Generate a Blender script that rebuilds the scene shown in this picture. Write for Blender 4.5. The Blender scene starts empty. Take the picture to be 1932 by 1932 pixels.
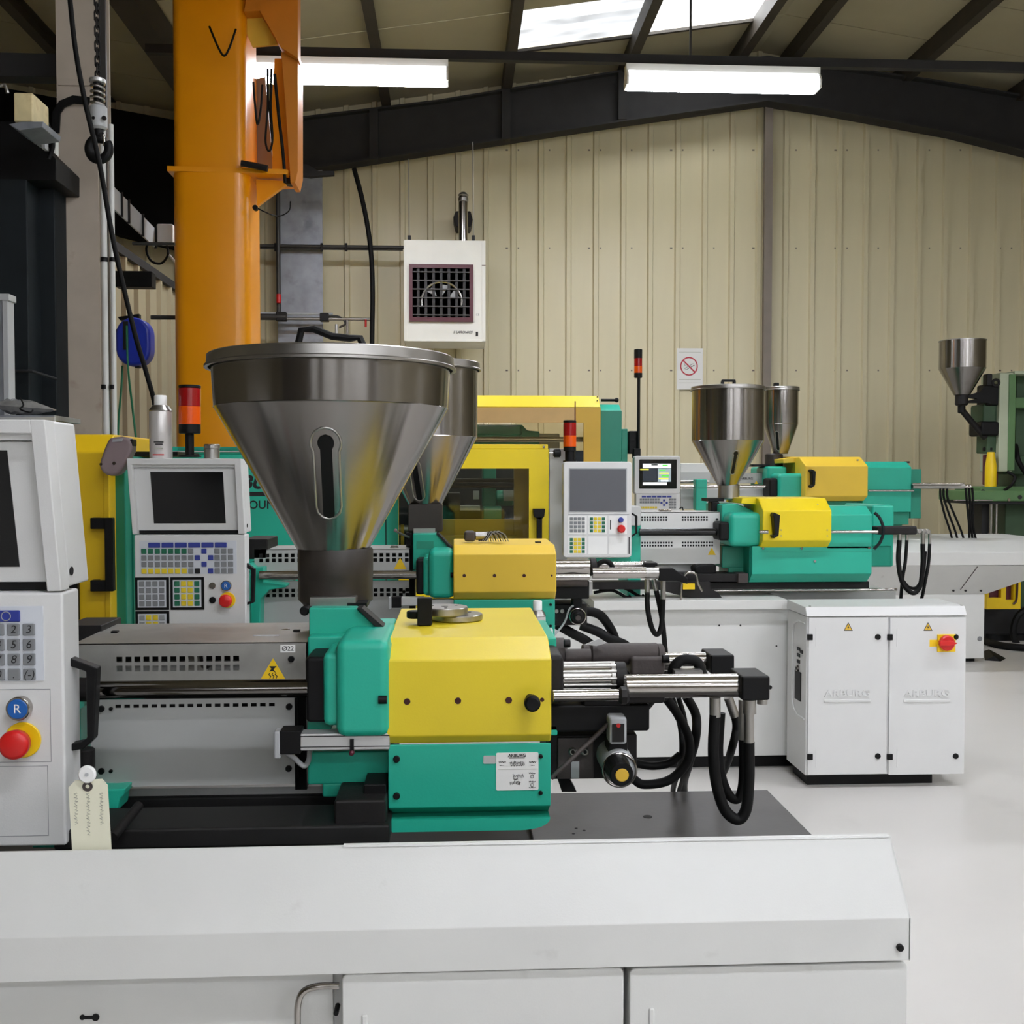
import bpy, bmesh, math, random
from mathutils import Vector, Matrix
from math import sin, cos, pi, radians, sqrt, atan2
random.seed(7)
SC = bpy.context.scene
COL = SC.collection

# ------------------------------------------------------------------ camera
H = 1.45                      # eye height
F = 2000.0                    # focal length in pixels of a 1932 px frame
CX = CY = 966.0
YAW, PITCH = radians(3.03), radians(-1.89)
FW = Vector((cos(PITCH)*sin(YAW), cos(PITCH)*cos(YAW), sin(PITCH)))
RT = Vector((cos(YAW), -sin(YAW), 0))
UP = RT.cross(FW)
cam_d = bpy.data.cameras.new('camera')
cam_d.sensor_width = 36.0
cam_d.lens = 36.0*F/1932.0
cam_d.clip_start = 0.05
cam = bpy.data.objects.new('camera', cam_d)
COL.objects.link(cam)
cam.matrix_world = Matrix(((RT.x, UP.x, -FW.x, 0), (RT.y, UP.y, -FW.y, 0), (RT.z, UP.z, -FW.z, H), (0, 0, 0, 1)))
SC.camera = cam

# ------------------------------------------------------------------ world, exposure
w = bpy.data.worlds.new('world'); SC.world = w; w.use_nodes = True
w.node_tree.nodes['Background'].inputs[0].default_value = (0.93, 0.96, 1.0, 1)
w.node_tree.nodes['Background'].inputs[1].default_value = 9.0
SC.view_settings.view_transform = 'Standard'
SC.view_settings.look = 'None'
SC.view_settings.gamma = 1.0
SC.view_settings.use_curve_mapping = False
SC.view_settings.exposure = 0.4
LAMP = 85.0                   # radiance of the fluorescent diffusers

def P(u, v, Y):
    """the point of the hall at depth Y that a ray through pixel (u, v) meets"""
    d = FW*1.0 + RT*((u-CX)/F) + UP*((CY-v)/F)
    t = Y/d.y
    return Vector((d.x*t, Y, H + d.z*t))
def S(Y): return Y/F           # metres per pixel at depth Y

# ------------------------------------------------------------------ materials
def lin(c):
    r = []
    for k in c:
        k = k/255.0
        r.append(k/12.92 if k <= 0.04045 else ((k+0.055)/1.055)**2.4)
    return r
MATS = {}
def pm(name, rgb, rough=0.5, metal=0.0, var=0.06, scale=6.0, bump=0.0, bscale=120.0, spec=0.5, emit=0.0, aniso=0.0, trans=0.0, alpha=1.0, stretch=None, dirt=None):
    m = bpy.data.materials.new(name); m.use_nodes = True
    nt = m.node_tree; b = nt.nodes['Principled BSDF']
    c = lin(rgb)
    tc = nt.nodes.new('ShaderNodeTexCoord')
    mp = nt.nodes.new('ShaderNodeMapping')
    if stretch: mp.inputs['Scale'].default_value = stretch
    nt.links.new(tc.outputs['Object'], mp.inputs[0])
    nz = nt.nodes.new('ShaderNodeTexNoise'); nz.inputs['Scale'].default_value = scale; nz.inputs['Detail'].default_value = 5
    nt.links.new(mp.outputs[0], nz.inputs['Vector'])
    mr = nt.nodes.new('ShaderNodeMapRange')
    mr.inputs['From Min'].default_value = 0.3; mr.inputs['From Max'].default_value = 0.7
    mr.inputs['To Min'].default_value = 1-var; mr.inputs['To Max'].default_value = 1+var
    nt.links.new(nz.outputs[0], mr.inputs['Value'])
    mx = nt.nodes.new('ShaderNodeMix'); mx.data_type = 'RGBA'; mx.blend_type = 'MULTIPLY'
    mx.inputs['Factor'].default_value = 1.0
    mx.inputs['A'].default_value = (*c, 1)
    nt.links.new(mr.outputs[0], mx.inputs['B'])
    col = mx.outputs['Result']
    if dirt:
        n2 = nt.nodes.new('ShaderNodeTexNoise'); n2.inputs['Scale'].default_value = dirt[1]; n2.inputs['Detail'].default_value = 6
        nt.links.new(mp.outputs[0], n2.inputs['Vector'])
        r2 = nt.nodes.new('ShaderNodeMapRange'); r2.inputs['From Min'].default_value = dirt[2]; r2.inputs['From Max'].default_value = dirt[3]
        r2.inputs['To Max'].default_value = dirt[4]
        nt.links.new(n2.outputs[0], r2.inputs['Value'])
        m2 = nt.nodes.new('ShaderNodeMix'); m2.data_type = 'RGBA'
        nt.links.new(r2.outputs[0], m2.inputs['Factor']); nt.links.new(col, m2.inputs['A'])
        m2.inputs['B'].default_value = (*lin(dirt[0]), 1)
        col = m2.outputs['Result']
    nt.links.new(col, b.inputs['Base Color'])
    b.inputs['Roughness'].default_value = rough
    b.inputs['Metallic'].default_value = metal
    b.inputs['Specular IOR Level'].default_value = spec
    if aniso:
        b.inputs['Anisotropic'].default_value = aniso; b.inputs['Anisotropic Rotation'].default_value = 0.25
        tg = nt.nodes.new('ShaderNodeTangent'); tg.direction_type = 'RADIAL'; tg.axis = 'Z'
        nt.links.new(tg.outputs[0], b.inputs['Tangent'])
    if trans:
        b.inputs['Transmission Weight'].default_value = trans
    b.inputs['Alpha'].default_value = alpha
    if emit:
        b.inputs['Emission Color'].default_value = (*c, 1)
        b.inputs['Emission Strength'].default_value = emit
    if bump:
        bz = nt.nodes.new('ShaderNodeTexNoise'); bz.inputs['Scale'].default_value = bscale; bz.inputs['Detail'].default_value = 3
        nt.links.new(mp.outputs[0], bz.inputs['Vector'])
        bp = nt.nodes.new('ShaderNodeBump'); bp.inputs['Strength'].default_value = bump; bp.inputs['Distance'].default_value = 0.002
        nt.links.new(bz.outputs[0], bp.inputs['Height']); nt.links.new(bp.outputs[0], b.inputs['Normal'])
    MATS[name] = m
    return m
pm('white', (214, 214, 211), 0.42, var=0.03, bump=0.05, bscale=400, dirt=((150, 146, 138), 16, 0.7, 0.8, 0.3))
pm('cabinet', (214, 214, 213), 0.45, var=0.02, bump=0.06, bscale=300)
pm('console', (213, 213, 212), 0.5, var=0.03, bump=0.08, bscale=500)
pm('greyplastic', (172, 174, 176), 0.5, var=0.03)
pm('yellow', (224, 200, 40), 0.4, var=0.03, bump=0.06, bscale=350)
pm('yellow_warm', (230, 192, 58), 0.42, var=0.03)
pm('amber_band', (216, 178, 112), 0.4, var=0.06)
pm('yellow_door', (232, 205, 8), 0.38, var=0.03)
pm('yellow_old', (221, 178, 58), 0.42, var=0.04)
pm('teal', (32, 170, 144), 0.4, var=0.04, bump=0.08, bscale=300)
pm('teal_shaded', (28, 138, 114), 0.42, var=0.05)  # darker copy of teal, used for faces and parts in shade
pm('steel', (142, 138, 134), 0.2, 1.0, var=0.08, scale=5, aniso=0.9, stretch=(1, 1, 0.15))
pm('lid', (165, 162, 158), 0.34, 1.0, var=0.10, scale=20)
pm('chrome', (176, 171, 166), 0.17, 1.0, var=0.05)
pm('bar', (112, 109, 107), 0.12, 1.0, var=0.05)
pm('yellow_guard', (224, 184, 26), 0.35, var=0.04)
pm('satin', (170, 168, 164), 0.35, 1.0, var=0.08)
pm('sheet', (164, 163, 158), 0.38, 0.55, var=0.10, scale=14, bump=0.05, bscale=200, dirt=((110, 106, 98), 9, 0.5, 0.8, 0.5))
pm('sheet_pale', (182, 183, 181), 0.45, 0.25, var=0.05)
pm('alu', (205, 205, 205), 0.4, 0.6, var=0.04)
pm('black', (13, 13, 14), 0.5, spec=0.22, var=0.15)
pm('black_gloss', (12, 12, 13), 0.18, var=0.05)
pm('rubber', (11, 11, 11), 0.6, spec=0.22, var=0.2, scale=60)
pm('iron', (30, 28, 28), 0.55, 0.1, spec=0.3, var=0.2, scale=20, bump=0.2, bscale=150)
pm('casting', (70, 63, 61), 0.62, 0.1, var=0.15, scale=25, bump=0.3, bscale=140)
pm('neck', (43, 37, 32), 0.5, 0.0, var=0.1, bump=0.1, bscale=200)
pm('plate', (84, 82, 81), 0.55, 0.35, var=0.15, scale=4, bump=0.1, bscale=90, dirt=((60, 58, 56), 5, 0.5, 0.75, 0.6))
pm('trough', (18, 17, 17), 0.6, 0.1, var=0.3, scale=10)
pm('hole', (6, 6, 6), 0.8)
pm('maroon', (58, 10, 14), 0.4)
pm('wine', (84, 24, 40), 0.4)
pm('red', (206, 30, 28), 0.35, var=0.04)
pm('red_lens', (150, 14, 16), 0.22, var=0.03)
pm('amber_lens', (224, 84, 8), 0.22, var=0.03)
pm('estop_yellow', (238, 200, 16), 0.4)
pm('blue', (30, 92, 168), 0.35)
pm('key_grey', (124, 126, 129), 0.5)
pm('key_light', (150, 152, 154), 0.5)
pm('key_blue', (44, 58, 142), 0.45)
pm('key_green', (28, 104, 76), 0.45)
pm('key_yellow', (226, 200, 40), 0.45)
pm('keypanel', (204, 208, 215), 0.45)
pm('screen', (9, 10, 12), 0.14, var=0.02)
pm('screen_grey', (92, 93, 98), 0.3, var=0.03)
pm('screen_lit', (150, 165, 170), 0.3, emit=0.5)
pm('screen_green', (80, 200, 60), 0.3, emit=0.8)
pm('screen_yellow', (220, 220, 70), 0.3, emit=0.8)
pm('screen_white', (230, 235, 240), 0.3, emit=1.0)
pm('screen_dark', (40, 48, 62), 0.3, emit=0.1)
pm('paper', (232, 231, 228), 0.7, var=0.02)
pm('ink', (22, 22, 24), 0.6)
pm('pencil', (176, 175, 162), 0.8)
pm('sign_red', (186, 22, 52), 0.5)
pm('tagpaper', (224, 222, 200), 0.75, var=0.03)
pm('orange', (240, 152, 4), 0.3, var=0.04, scale=3)
pm('orange_dull', (205, 122, 20), 0.45, var=0.06)
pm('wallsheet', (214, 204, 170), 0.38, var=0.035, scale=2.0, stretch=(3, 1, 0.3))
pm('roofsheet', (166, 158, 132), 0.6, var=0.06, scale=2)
pm('wallsheet_shaded', (150, 141, 116), 0.5, var=0.06, scale=3)  # darker copy of the wall sheet, dimness put into its colour
pm('lining', (20, 19, 18), 0.9, spec=0.05, var=0.15, scale=3)  # near-black that stands for shade on the unlit bay's rafter
pm('purlin', (52, 46, 38), 0.6, var=0.15)
pm('rafter', (46, 45, 45), 0.7, spec=0.25, var=0.12)
pm('galv', (150, 154, 162), 0.42, 0.5, var=0.14, scale=7, dirt=((96, 98, 104), 5, 0.55, 0.72, 0.6))
pm('columnpaint', (176, 164, 150), 0.6, var=0.08, scale=5, dirt=((120, 84, 52), 6, 0.62, 0.8, 0.6))
pm('post', (128, 118, 108), 0.5, 0.2, var=0.08)
pm('floor', (206, 203, 199), 0.32, var=0.03, scale=1.2, bump=0.03, bscale=30, dirt=((150, 146, 140), 2.2, 0.6, 0.85, 0.35))
pm('heater', (232, 231, 224), 0.4, var=0.02)
pm('conduit', (208, 208, 204), 0.45)
pm('pipe_dark', (62, 60, 58), 0.5, 0.3)
pm('reel_blue', (30, 52, 176), 0.4, var=0.1)
pm('hose_green', (28, 120, 84), 0.5)
pm('darkbox', (28, 33, 36), 0.6, spec=0.2, var=0.15)
pm('cream', (212, 196, 150), 0.6, var=0.15, scale=12, dirt=((140, 96, 54), 14, 0.55, 0.8, 0.6))
pm('can', (206, 202, 200), 0.3, 0.3, var=0.03)
pm('cap_white', (236, 236, 234), 0.35)
pm('device', (128, 112, 114), 0.45, var=0.08)
pm('bag', (120, 120, 118), 0.2, var=0.3, scale=20, spec=0.8)
pm('old_green', (86, 122, 76), 0.5, var=0.08)
pm('old_green_dark', (52, 78, 52), 0.55, var=0.15)
pm('pale_green', (176, 184, 158), 0.5, var=0.05)
pm('grille', (30, 28, 28), 0.5)
pm('louvre', (74, 72, 72), 0.5)
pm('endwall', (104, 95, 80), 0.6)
pm('warn', (242, 200, 20), 0.5)
pm('lamp', (244, 247, 255), 0.5, emit=LAMP, var=0.0)
pm('lamp_side', (244, 247, 255), 0.5, emit=5.0, var=0.0)
# clear guards: acrylic panes
def pane_mat(name, tint, alpha):
    m = bpy.data.materials.new(name); m.use_nodes = True
    nt = m.node_tree; nt.nodes.remove(nt.nodes['Principled BSDF'])
    out = nt.nodes['Material Output']
    tr = nt.nodes.new('ShaderNodeBsdfTransparent'); tr.inputs[0].default_value = (*tint, 1)
    gl = nt.nodes.new('ShaderNodeBsdfGlossy'); gl.inputs['Roughness'].default_value = 0.04
    fr = nt.nodes.new('ShaderNodeFresnel'); fr.inputs[0].default_value = 1.5
    ad = nt.nodes.new('ShaderNodeMath'); ad.operation = 'ADD'; ad.inputs[1].default_value = alpha
    mx = nt.nodes.new('ShaderNodeMixShader')
    nt.links.new(fr.outputs[0], ad.inputs[0]); nt.links.new(ad.outputs[0], mx.inputs[0])
    nt.links.new(tr.outputs[0], mx.inputs[1]); nt.links.new(gl.outputs[0], mx.inputs[2])
    nt.links.new(mx.outputs[0], out.inputs[0]); MATS[name] = m
pane_mat('pane', (0.82, 0.86, 0.80), 0.06)
pane_mat('pane_amber', (0.93, 0.88, 0.74), 0.05)
def skylight_mat(nm, hi, lo):
    m = bpy.data.materials.new(nm); m.use_nodes = True
    nt = m.node_tree; nt.nodes.remove(nt.nodes['Principled BSDF'])
    t = nt.nodes.new('ShaderNodeBsdfTranslucent'); t.inputs[0].default_value = (0.9, 0.88, 0.84, 1)
    d = nt.nodes.new('ShaderNodeBsdfDiffuse'); d.inputs[0].default_value = (0.5, 0.48, 0.44, 1)
    mx = nt.nodes.new('ShaderNodeMixShader'); mx.inputs[0].default_value = 0.1
    nz = nt.nodes.new('ShaderNodeTexNoise'); nz.inputs['Scale'].default_value = 2.5
    mp = nt.nodes.new('ShaderNodeMapping'); mp.inputs['Scale'].default_value = (0.6, 3, 1)
    tc = nt.nodes.new('ShaderNodeTexCoord')
    rp = nt.nodes.new('ShaderNodeMapRange'); rp.inputs['From Min'].default_value = 0.42; rp.inputs['From Max'].default_value = 0.75
    rp.inputs['To Min'].default_value = hi; rp.inputs['To Max'].default_value = lo
    nt.links.new(tc.outputs['Object'], mp.inputs[0]); nt.links.new(mp.outputs[0], nz.inputs['Vector']); nt.links.new(nz.outputs[0], rp.inputs['Value'])
    nt.links.new(rp.outputs[0], t.inputs[0])
    nt.links.new(t.outputs[0], mx.inputs[1]); nt.links.new(d.outputs[0], mx.inputs[2])
    nt.links.new(mx.outputs[0], nt.nodes['Material Output'].inputs[0]); MATS[nm] = m
skylight_mat('rooflight', 0.95, 0.4); skylight_mat('rooflight_stained', 0.17, 0.06)

# ------------------------------------------------------------------ object helpers
WL = {}                       # world location of every object (parents are never rotated)
XF = [None]                   # optional vertex transform of the assembly being built
def thing(name, label, cat, loc, group=None, kind=None):
    o = bpy.data.objects.new(name, None); COL.objects.link(o)
    o.empty_display_size = 0.1
    o.location = loc; WL[o] = Vector(loc)
    o['label'] = label
    if kind: o['kind'] = kind
    else: o['category'] = cat
    if group: o['group'] = group
    return o
def tag(o, label, cat=None, group=None, kind=None):
    o['label'] = label
    if cat: o['category'] = cat
    if group: o['group'] = group
    if kind: o['kind'] = kind
    return o
def link(o, wloc, par):
    COL.objects.link(o)
    WL[o] = Vector(wloc)
    if par is not None:
        o.parent = par; o.location = WL[o]-WL[par]
    else:
        o.location = wloc
    return o
def mk(par, name, verts, faces, mat, bev=0.0, sharp=35, seg=2):
    if XF[0]: verts = [XF[0](Vector(v)) for v in verts]
    lo = [min(v[i] for v in verts) for i in range(3)]; hi = [max(v[i] for v in verts) for i in range(3)]
    c = Vector([(a+b)/2 for a, b in zip(lo, hi)])
    me = bpy.data.meshes.new(name)
    me.from_pydata([tuple(Vector(v)-c) for v in verts], [], faces)
    bm = bmesh.new(); bm.from_mesh(me); bmesh.ops.recalc_face_normals(bm, faces=bm.faces); bm.to_mesh(me); bm.free()
    me.shade_smooth(); me.set_sharp_from_angle(angle=radians(sharp))
    me.materials.append(MATS[mat] if isinstance(mat, str) else mat)
    o = bpy.data.objects.new(name, me)
    if bev:
        md = o.modifiers.new('bevel', 'BEVEL'); md.width = bev; md.segments = seg; md.limit_method = 'ANGLE'; md.angle_limit = radians(30); md.harden_normals = True
    return link(o, c, par)
def dup(o, d, par):
    """copy of a part, moved by d in world axes"""
    c = o.copy(); return link(c, WL[o]+Vector(d), par)
def boxv(x0, x1, y0, y1, z0, z1):
    v = [(x0, y0, z0), (x1, y0, z0), (x1, y1, z0), (x0, y1, z0), (x0, y0, z1), (x1, y0, z1), (x1, y1, z1), (x0, y1, z1)]
    f = [(0, 3, 2, 1), (4, 5, 6, 7), (0, 1, 5, 4), (1, 2, 6, 5), (2, 3, 7, 6), (3, 0, 4, 7)]
    return v, f
def W(par, name, x0, x1, y0, y1, z0, z1, mat, bev=0.0):
    v, f = boxv(x0, x1, y0, y1, z0, z1)
    return mk(par, name, v, f, mat, bev)
def rect(u0, u1, v0, v1, Y):
    um, vm = (u0+u1)/2, (v0+v1)/2
    return P(u0, vm, Y).x, P(u1, vm, Y).x, P(um, v1, Y).z, P(um, v0, Y).z
def B(par, name, u0, u1, v0, v1, Y, D, mat, bev=0.0):
    """box whose front face at depth Y spans the pixels u0..u1, v0..v1"""
    x0, x1, z0, z1 = rect(u0, u1, v0, v1, Y)
    return W(par, name, x0, x1, Y, Y+D, z0, z1, mat, bev)
def prism(par, name, pts, axis, a, b, mat, bev=0.0, sharp=35):
    """closed outline pts (in the two other axes) drawn out along axis from a to b"""
    n = len(pts); v = []
    for t in (a, b):
        for p, q in pts:
            v.append({'x': (t, p, q), 'y': (p, t, q), 'z': (p, q, t)}[axis])
    f = [tuple(range(n)), tuple(range(2*n-1, n-1, -1))]
    for i in range(n):
        j = (i+1) % n; f.append((i, j, n+j, n+i))
    return mk(par, name, v, f, mat, bev, sharp)
def PY(par, name, uv, Y, D, mat, bev=0.0):
    """pixel outline at depth Y, drawn back by D"""
    return prism(par, name, [(P(u, v, Y).x, P(u, v, Y).z) for u, v in uv], 'y', Y, Y+D, mat, bev)
def PX(par, name, u0, u1, Yr, yv, um, mat, bev=0.0):
    """profile of (depth, pixel row at column um) drawn out along X from u0 to u1 (columns at depth Yr)"""
    x0, x1 = P(u0, 900, Yr).x, P(u1, 900, Yr).x
    return prism(par, name, [(Y, P(um, v, Y).z) for Y, v in yv], 'x', x0, x1, mat, bev, 8)
def lathe(par, name, c, prof, mat, axis='z', n=48, sharp=35, bev=0.0):
    """prof: (radius, offset along axis) from c"""
    v, f = [], []
    rings = []
    for r, h in prof:
        if r < 1e-6:
            rings.append([len(v)]); q = (0, 0, h)
            v.append(q); continue
        ring = []
        for i in range(n):
            a = 2*pi*i/n; ring.append(len(v)); v.append((r*cos(a), r*sin(a), h))
        rings.append(ring)
    for A, Bq in zip(rings, rings[1:]):
        for i in range(n):
            j = (i+1) % n
            if len(A) == 1 and len(Bq) == 1: continue
            if len(A) == 1: f.append((A[0], Bq[i], Bq[j]))
            elif len(Bq) == 1: f.append((A[i], Bq[0], A[j]))
            else: f.append((A[i], A[j], Bq[j], Bq[i]))
    c = Vector(c)
    if axis == 'z': vv = [c+Vector(q) for q in v]
    elif axis == 'y': vv = [c+Vector((q[0], q[2], q[1])) for q in v]
    else: vv = [c+Vector((q[2], q[0], q[1])) for q in v]
    return mk(par, name, vv, f, mat, bev, sharp)
def cyl(par, name, c, r, h, axis, mat, n=24, ch=0.0):
    ch = min(ch, r*0.9, h*0.49)
    p = [(0, 0), (r-ch, 0), (r, ch), (r, h-ch), (r-ch, h), (0, h)] if ch else [(0, 0), (r, 0), (r, h), (0, h)]
    return lathe(par, name, c, p, mat, axis, n)
def CXX(par, name, u0, u1, vc, rp, Y, mat, n=24, ch=0.0):
    """cylinder along X with its axis at depth Y, radius rp pixels"""
    p0, p1 = P(u0, vc, Y), P(u1, vc, Y)
    z = P((u0+u1)/2, vc, Y).z
    return cyl(par, name, (p0.x, Y, z), rp*S(Y), p1.x-p0.x, 'x', mat, n, ch)
def CYY(par, name, u, v, rp, Y, D, mat, n=20, ch=0.0):
    """cylinder along Y whose front face at depth Y is centred on pixel (u, v)"""
    return cyl(par, name, P(u, v, Y), rp*S(Y), D, 'y', mat, n, ch)
def CZZ(par, name, u, v0, v1, rp, Y, mat, n=24, ch=0.0):
    p0, p1 = P(u, v1, Y), P(u, v0, Y)
    return cyl(par, name, p0, rp*S(Y), p1.z-p0.z, 'z', mat, n, ch)
def spline(pts, k=8):
    pts = [Vector(p) for p in pts]
    if len(pts) < 3: return pts
    out = []
    e = [2*pts[0]-pts[1]]+pts+[2*pts[-1]-pts[-2]]
    for i in range(1, len(e)-2):
        p0, p1, p2, p3 = e[i-1:i+3]
        for j in range(k):
            t = j/k
            out.append(0.5*((2*p1)+(p2-p0)*t+(2*p0-5*p1+4*p2-p3)*t*t+(3*p1-p0-3*p2+p3)*t**3))
    out.append(pts[-1])
    return out
def tubev(pts, r, n=10, closed=False):
    v, f = [], []
    m = len(pts)
    up = None
    for i, p in enumerate(pts):
        a = pts[(i-1) % m] if (closed or i) else pts[i]
        b = pts[(i+1) % m] if (closed or i < m-1) else pts[i]
        t = (b-a).normalized()
        if up is None:
            up = Vector((0, 0, 1)) if abs(t.z) < 0.9 else Vector((1, 0, 0))
        s = t.cross(up).normalized(); up = s.cross(t).normalized()
        for j in range(n):
            q = 2*pi*j/n; v.append(p+s*(r*cos(q))+up*(r*sin(q)))
    for i in range(m if closed else m-1):
        k = (i+1) % m
        for j in range(n):
            l = (j+1) % n
            f.append((i*n+j, i*n+l, k*n+l, k*n+j))
    if not closed:
        f.append(tuple(range(n))[::-1]); f.append(tuple((m-1)*n+j for j in range(n)))
    return v, f
def tube(par, name, pts, r, mat, n=10, smooth=True, closed=False, k=8):
    pts = spline(pts, k) if smooth else [Vector(p) for p in pts]
    v, f = tubev(pts, r, n, closed)
    return mk(par, name, v, f, mat, sharp=50)
def T(par, name, uvY, rp, mat, n=10, smooth=True, k=8):
    pts = [P(*q) for q in uvY]
    return tube(par, name, pts, rp*S(uvY[0][2]), mat, n, smooth, k=k)
def strap(par, name, uv, wpx, Y, D, mat, bev=0.0):
    """flat bar of pixel width wpx following a pixel path in the plane at depth Y"""
    n = len(uv); L, R = [], []
    for i, (u, v) in enumerate(uv):
        a = Vector(uv[max(i-1, 0)]); b = Vector(uv[min(i+1, n-1)])
        t = (b-a).normalized(); nn = Vector((-t.y, t.x))*wpx/2
        if 0 < i < n-1:
            t1 = (Vector(uv[i])-Vector(uv[i-1])).normalized(); nn = nn/max(0.5, abs(t.dot(t1)))
        L.append((u+nn.x, v+nn.y)); R.append((u-nn.x, v-nn.y))
    v, f = [], []
    for k, (l, r) in enumerate(zip(L, R)):
        for q in (l, r):
            p = P(q[0], q[1], Y); v += [tuple(p), (p.x, p.y+D, p.z)]
    for k in range(n-1):
        a = 4*k; b = a+4
        f += [(a, b, b+2, a+2), (a+1, a+3, b+3, b+1), (a, a+1, b+1, b), (a+2, b+2, b+3, a+3)]
    f += [(0, 2, 3, 1), (4*n-4, 4*n-3, 4*n-1, 4*n-2)]
    return mk(par, name, v, f, mat, bev)
def perf(par, name, x0, x1, z0, z1, y, t, holes, mat):
    """sheet in the XZ plane with rectangular holes (hx0, hx1, hz0, hz1) cut through it"""
    xs = sorted({x0, x1, *[h[0] for h in holes], *[h[1] for h in holes]})
    zs = sorted({z0, z1, *[h[2] for h in holes], *[h[3] for h in holes]})
    hs = set()
    for h in holes:
        for i in range(len(xs)-1):
            if h[0]-1e-9 <= xs[i] and xs[i+1] <= h[1]+1e-9:
                for j in range(len(zs)-1):
                    if h[2]-1e-9 <= zs[j] and zs[j+1] <= h[3]+1e-9: hs.add((i, j))
    nx, nz = len(xs), len(zs)
    v = [(x, yy, z) for yy in (y, y+t) for z in zs for x in xs]
    I = lambda i, j, k: k*nx*nz+j*nx+i
    f = []
    solid = lambda i, j: 0 <= i < nx-1 and 0 <= j < nz-1 and (i, j) not in hs
    for i in range(nx-1):
        for j in range(nz-1):
            if not solid(i, j): continue
            f.append((I(i, j, 0), I(i+1, j, 0), I(i+1, j+1, 0), I(i, j+1, 0)))
            f.append((I(i, j, 1), I(i, j+1, 1), I(i+1, j+1, 1), I(i+1, j, 1)))
            for di, dj, a, b in ((-1, 0, (i, j), (i, j+1)), (1, 0, (i+1, j), (i+1, j+1)), (0, -1, (i, j), (i+1, j)), (0, 1, (i, j+1), (i+1, j+1))):
                if not solid(i+di, j+dj):
                    f.append((I(*a, 0), I(*b, 0), I(*b, 1), I(*a, 1)))
    return mk(par, name, v, f, mat, sharp=30)
def PERF(par, name, u0, u1, v0, v1, Y, t, hpx, mat):
    x0, x1, z0, z1 = rect(u0, u1, v0, v1, Y)
    um, vm = (u0+u1)/2, (v0+v1)/2
    rx = lambda q: round(P(q, vm, Y).x, 5)
    rz = lambda q: round(P(um, q, Y).z, 5)
    hs = [(rx(a), rx(b), rz(d), rz(c)) for a, b, c, d in hpx]
    return perf(par, name, x0, x1, z0, z1, Y, t, hs, mat)
def grid_holes(u0, n, pu, w, rows, h):
    return [(u0+i*pu, u0+i*pu+w, r, r+h) for r in rows for i in range(n)]
def font_mesh(par, name, c, loc, mat, sx=1.0):
    tmp = bpy.data.objects.new(name, c); COL.objects.link(tmp)
    me = bpy.data.meshes.new_from_object(tmp.evaluated_get(bpy.context.evaluated_depsgraph_get()))
    bpy.data.objects.remove(tmp); bpy.data.curves.remove(c)
    me.name = name; me.transform(Matrix.Rotation(pi/2, 4, 'X') @ Matrix.Diagonal((sx, 1, 1, 1)))
    me.materials.clear(); me.materials.append(MATS[mat])
    return link(bpy.data.objects.new(name, me), loc, par)
def txt(par, name, body, u, v, Y, hpx, mat, align='CENTER', ext=0.0004, shear=0.0, off=0.0, sx=1.0, rot=0.0):
    """lettering with capitals hpx pixels high, centred on pixel (u, v), facing the aisle"""
    c = bpy.data.curves.new(name, 'FONT'); c.body = body; c.align_x = align; c.align_y = 'CENTER'
    c.size = hpx*S(Y)/0.73; c.extrude = ext; c.shear = shear; c.offset = off*c.size; c.resolution_u = 3
    c.materials.append(MATS[mat])
    return font_mesh(par, name, c, P(u, v, Y), mat, sx)
def rrect(x0, x1, z0, z1, r, k=5):
    p = []
    for cx, cz, a0 in ((x1-r, z1-r, 0), (x0+r, z1-r, pi/2), (x0+r, z0+r, pi), (x1-r, z0+r, 1.5*pi)):
        for i in range(k+1):
            a = a0+pi/2*i/k; p.append((cx+r*cos(a), cz+r*sin(a)))
    return p
def RB(par, name, u0, u1, v0, v1, Y, D, rpx, mat, bev=0.0):
    """box with rounded corners as seen from the front"""
    x0, x1, z0, z1 = rect(u0, u1, v0, v1, Y)
    return prism(par, name, rrect(x0, x1, z0, z1, rpx*S(Y)), 'y', Y, Y+D, mat, bev)
def tri(par, name, u, v0, v1, w, Y, mat, D=0.001):
    return PY(par, name, [(u, v0), (u+w/2, v1), (u-w/2, v1)], Y, D, mat)

# ================================================================== the hall
WY = 11.5                      # far gable wall
XL, XRW, YB = -2.35, 9.0, -6.5  # valley line beside the partition, side wall, wall behind the camera
XO = -7.2                      # outer wall of the unlit bay to the left
XR = P(1449, 200, 11.1).x      # ridge line
ZR, SL = 6.06, 0.15            # ridge height, roof pitch
def roof_z(x): return ZR-SL*abs(x-XR) if x >= XL else ZR-SL*abs(XL-XR)+SL*(XL-x)
fl = W(None, 'floor', XO-0.2, XRW+0.2, YB-0.2, WY+0.2, -0.15, 0.0, 'floor'); tag(fl, 'pale grey painted concrete floor of the hall', kind='structure')

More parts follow.
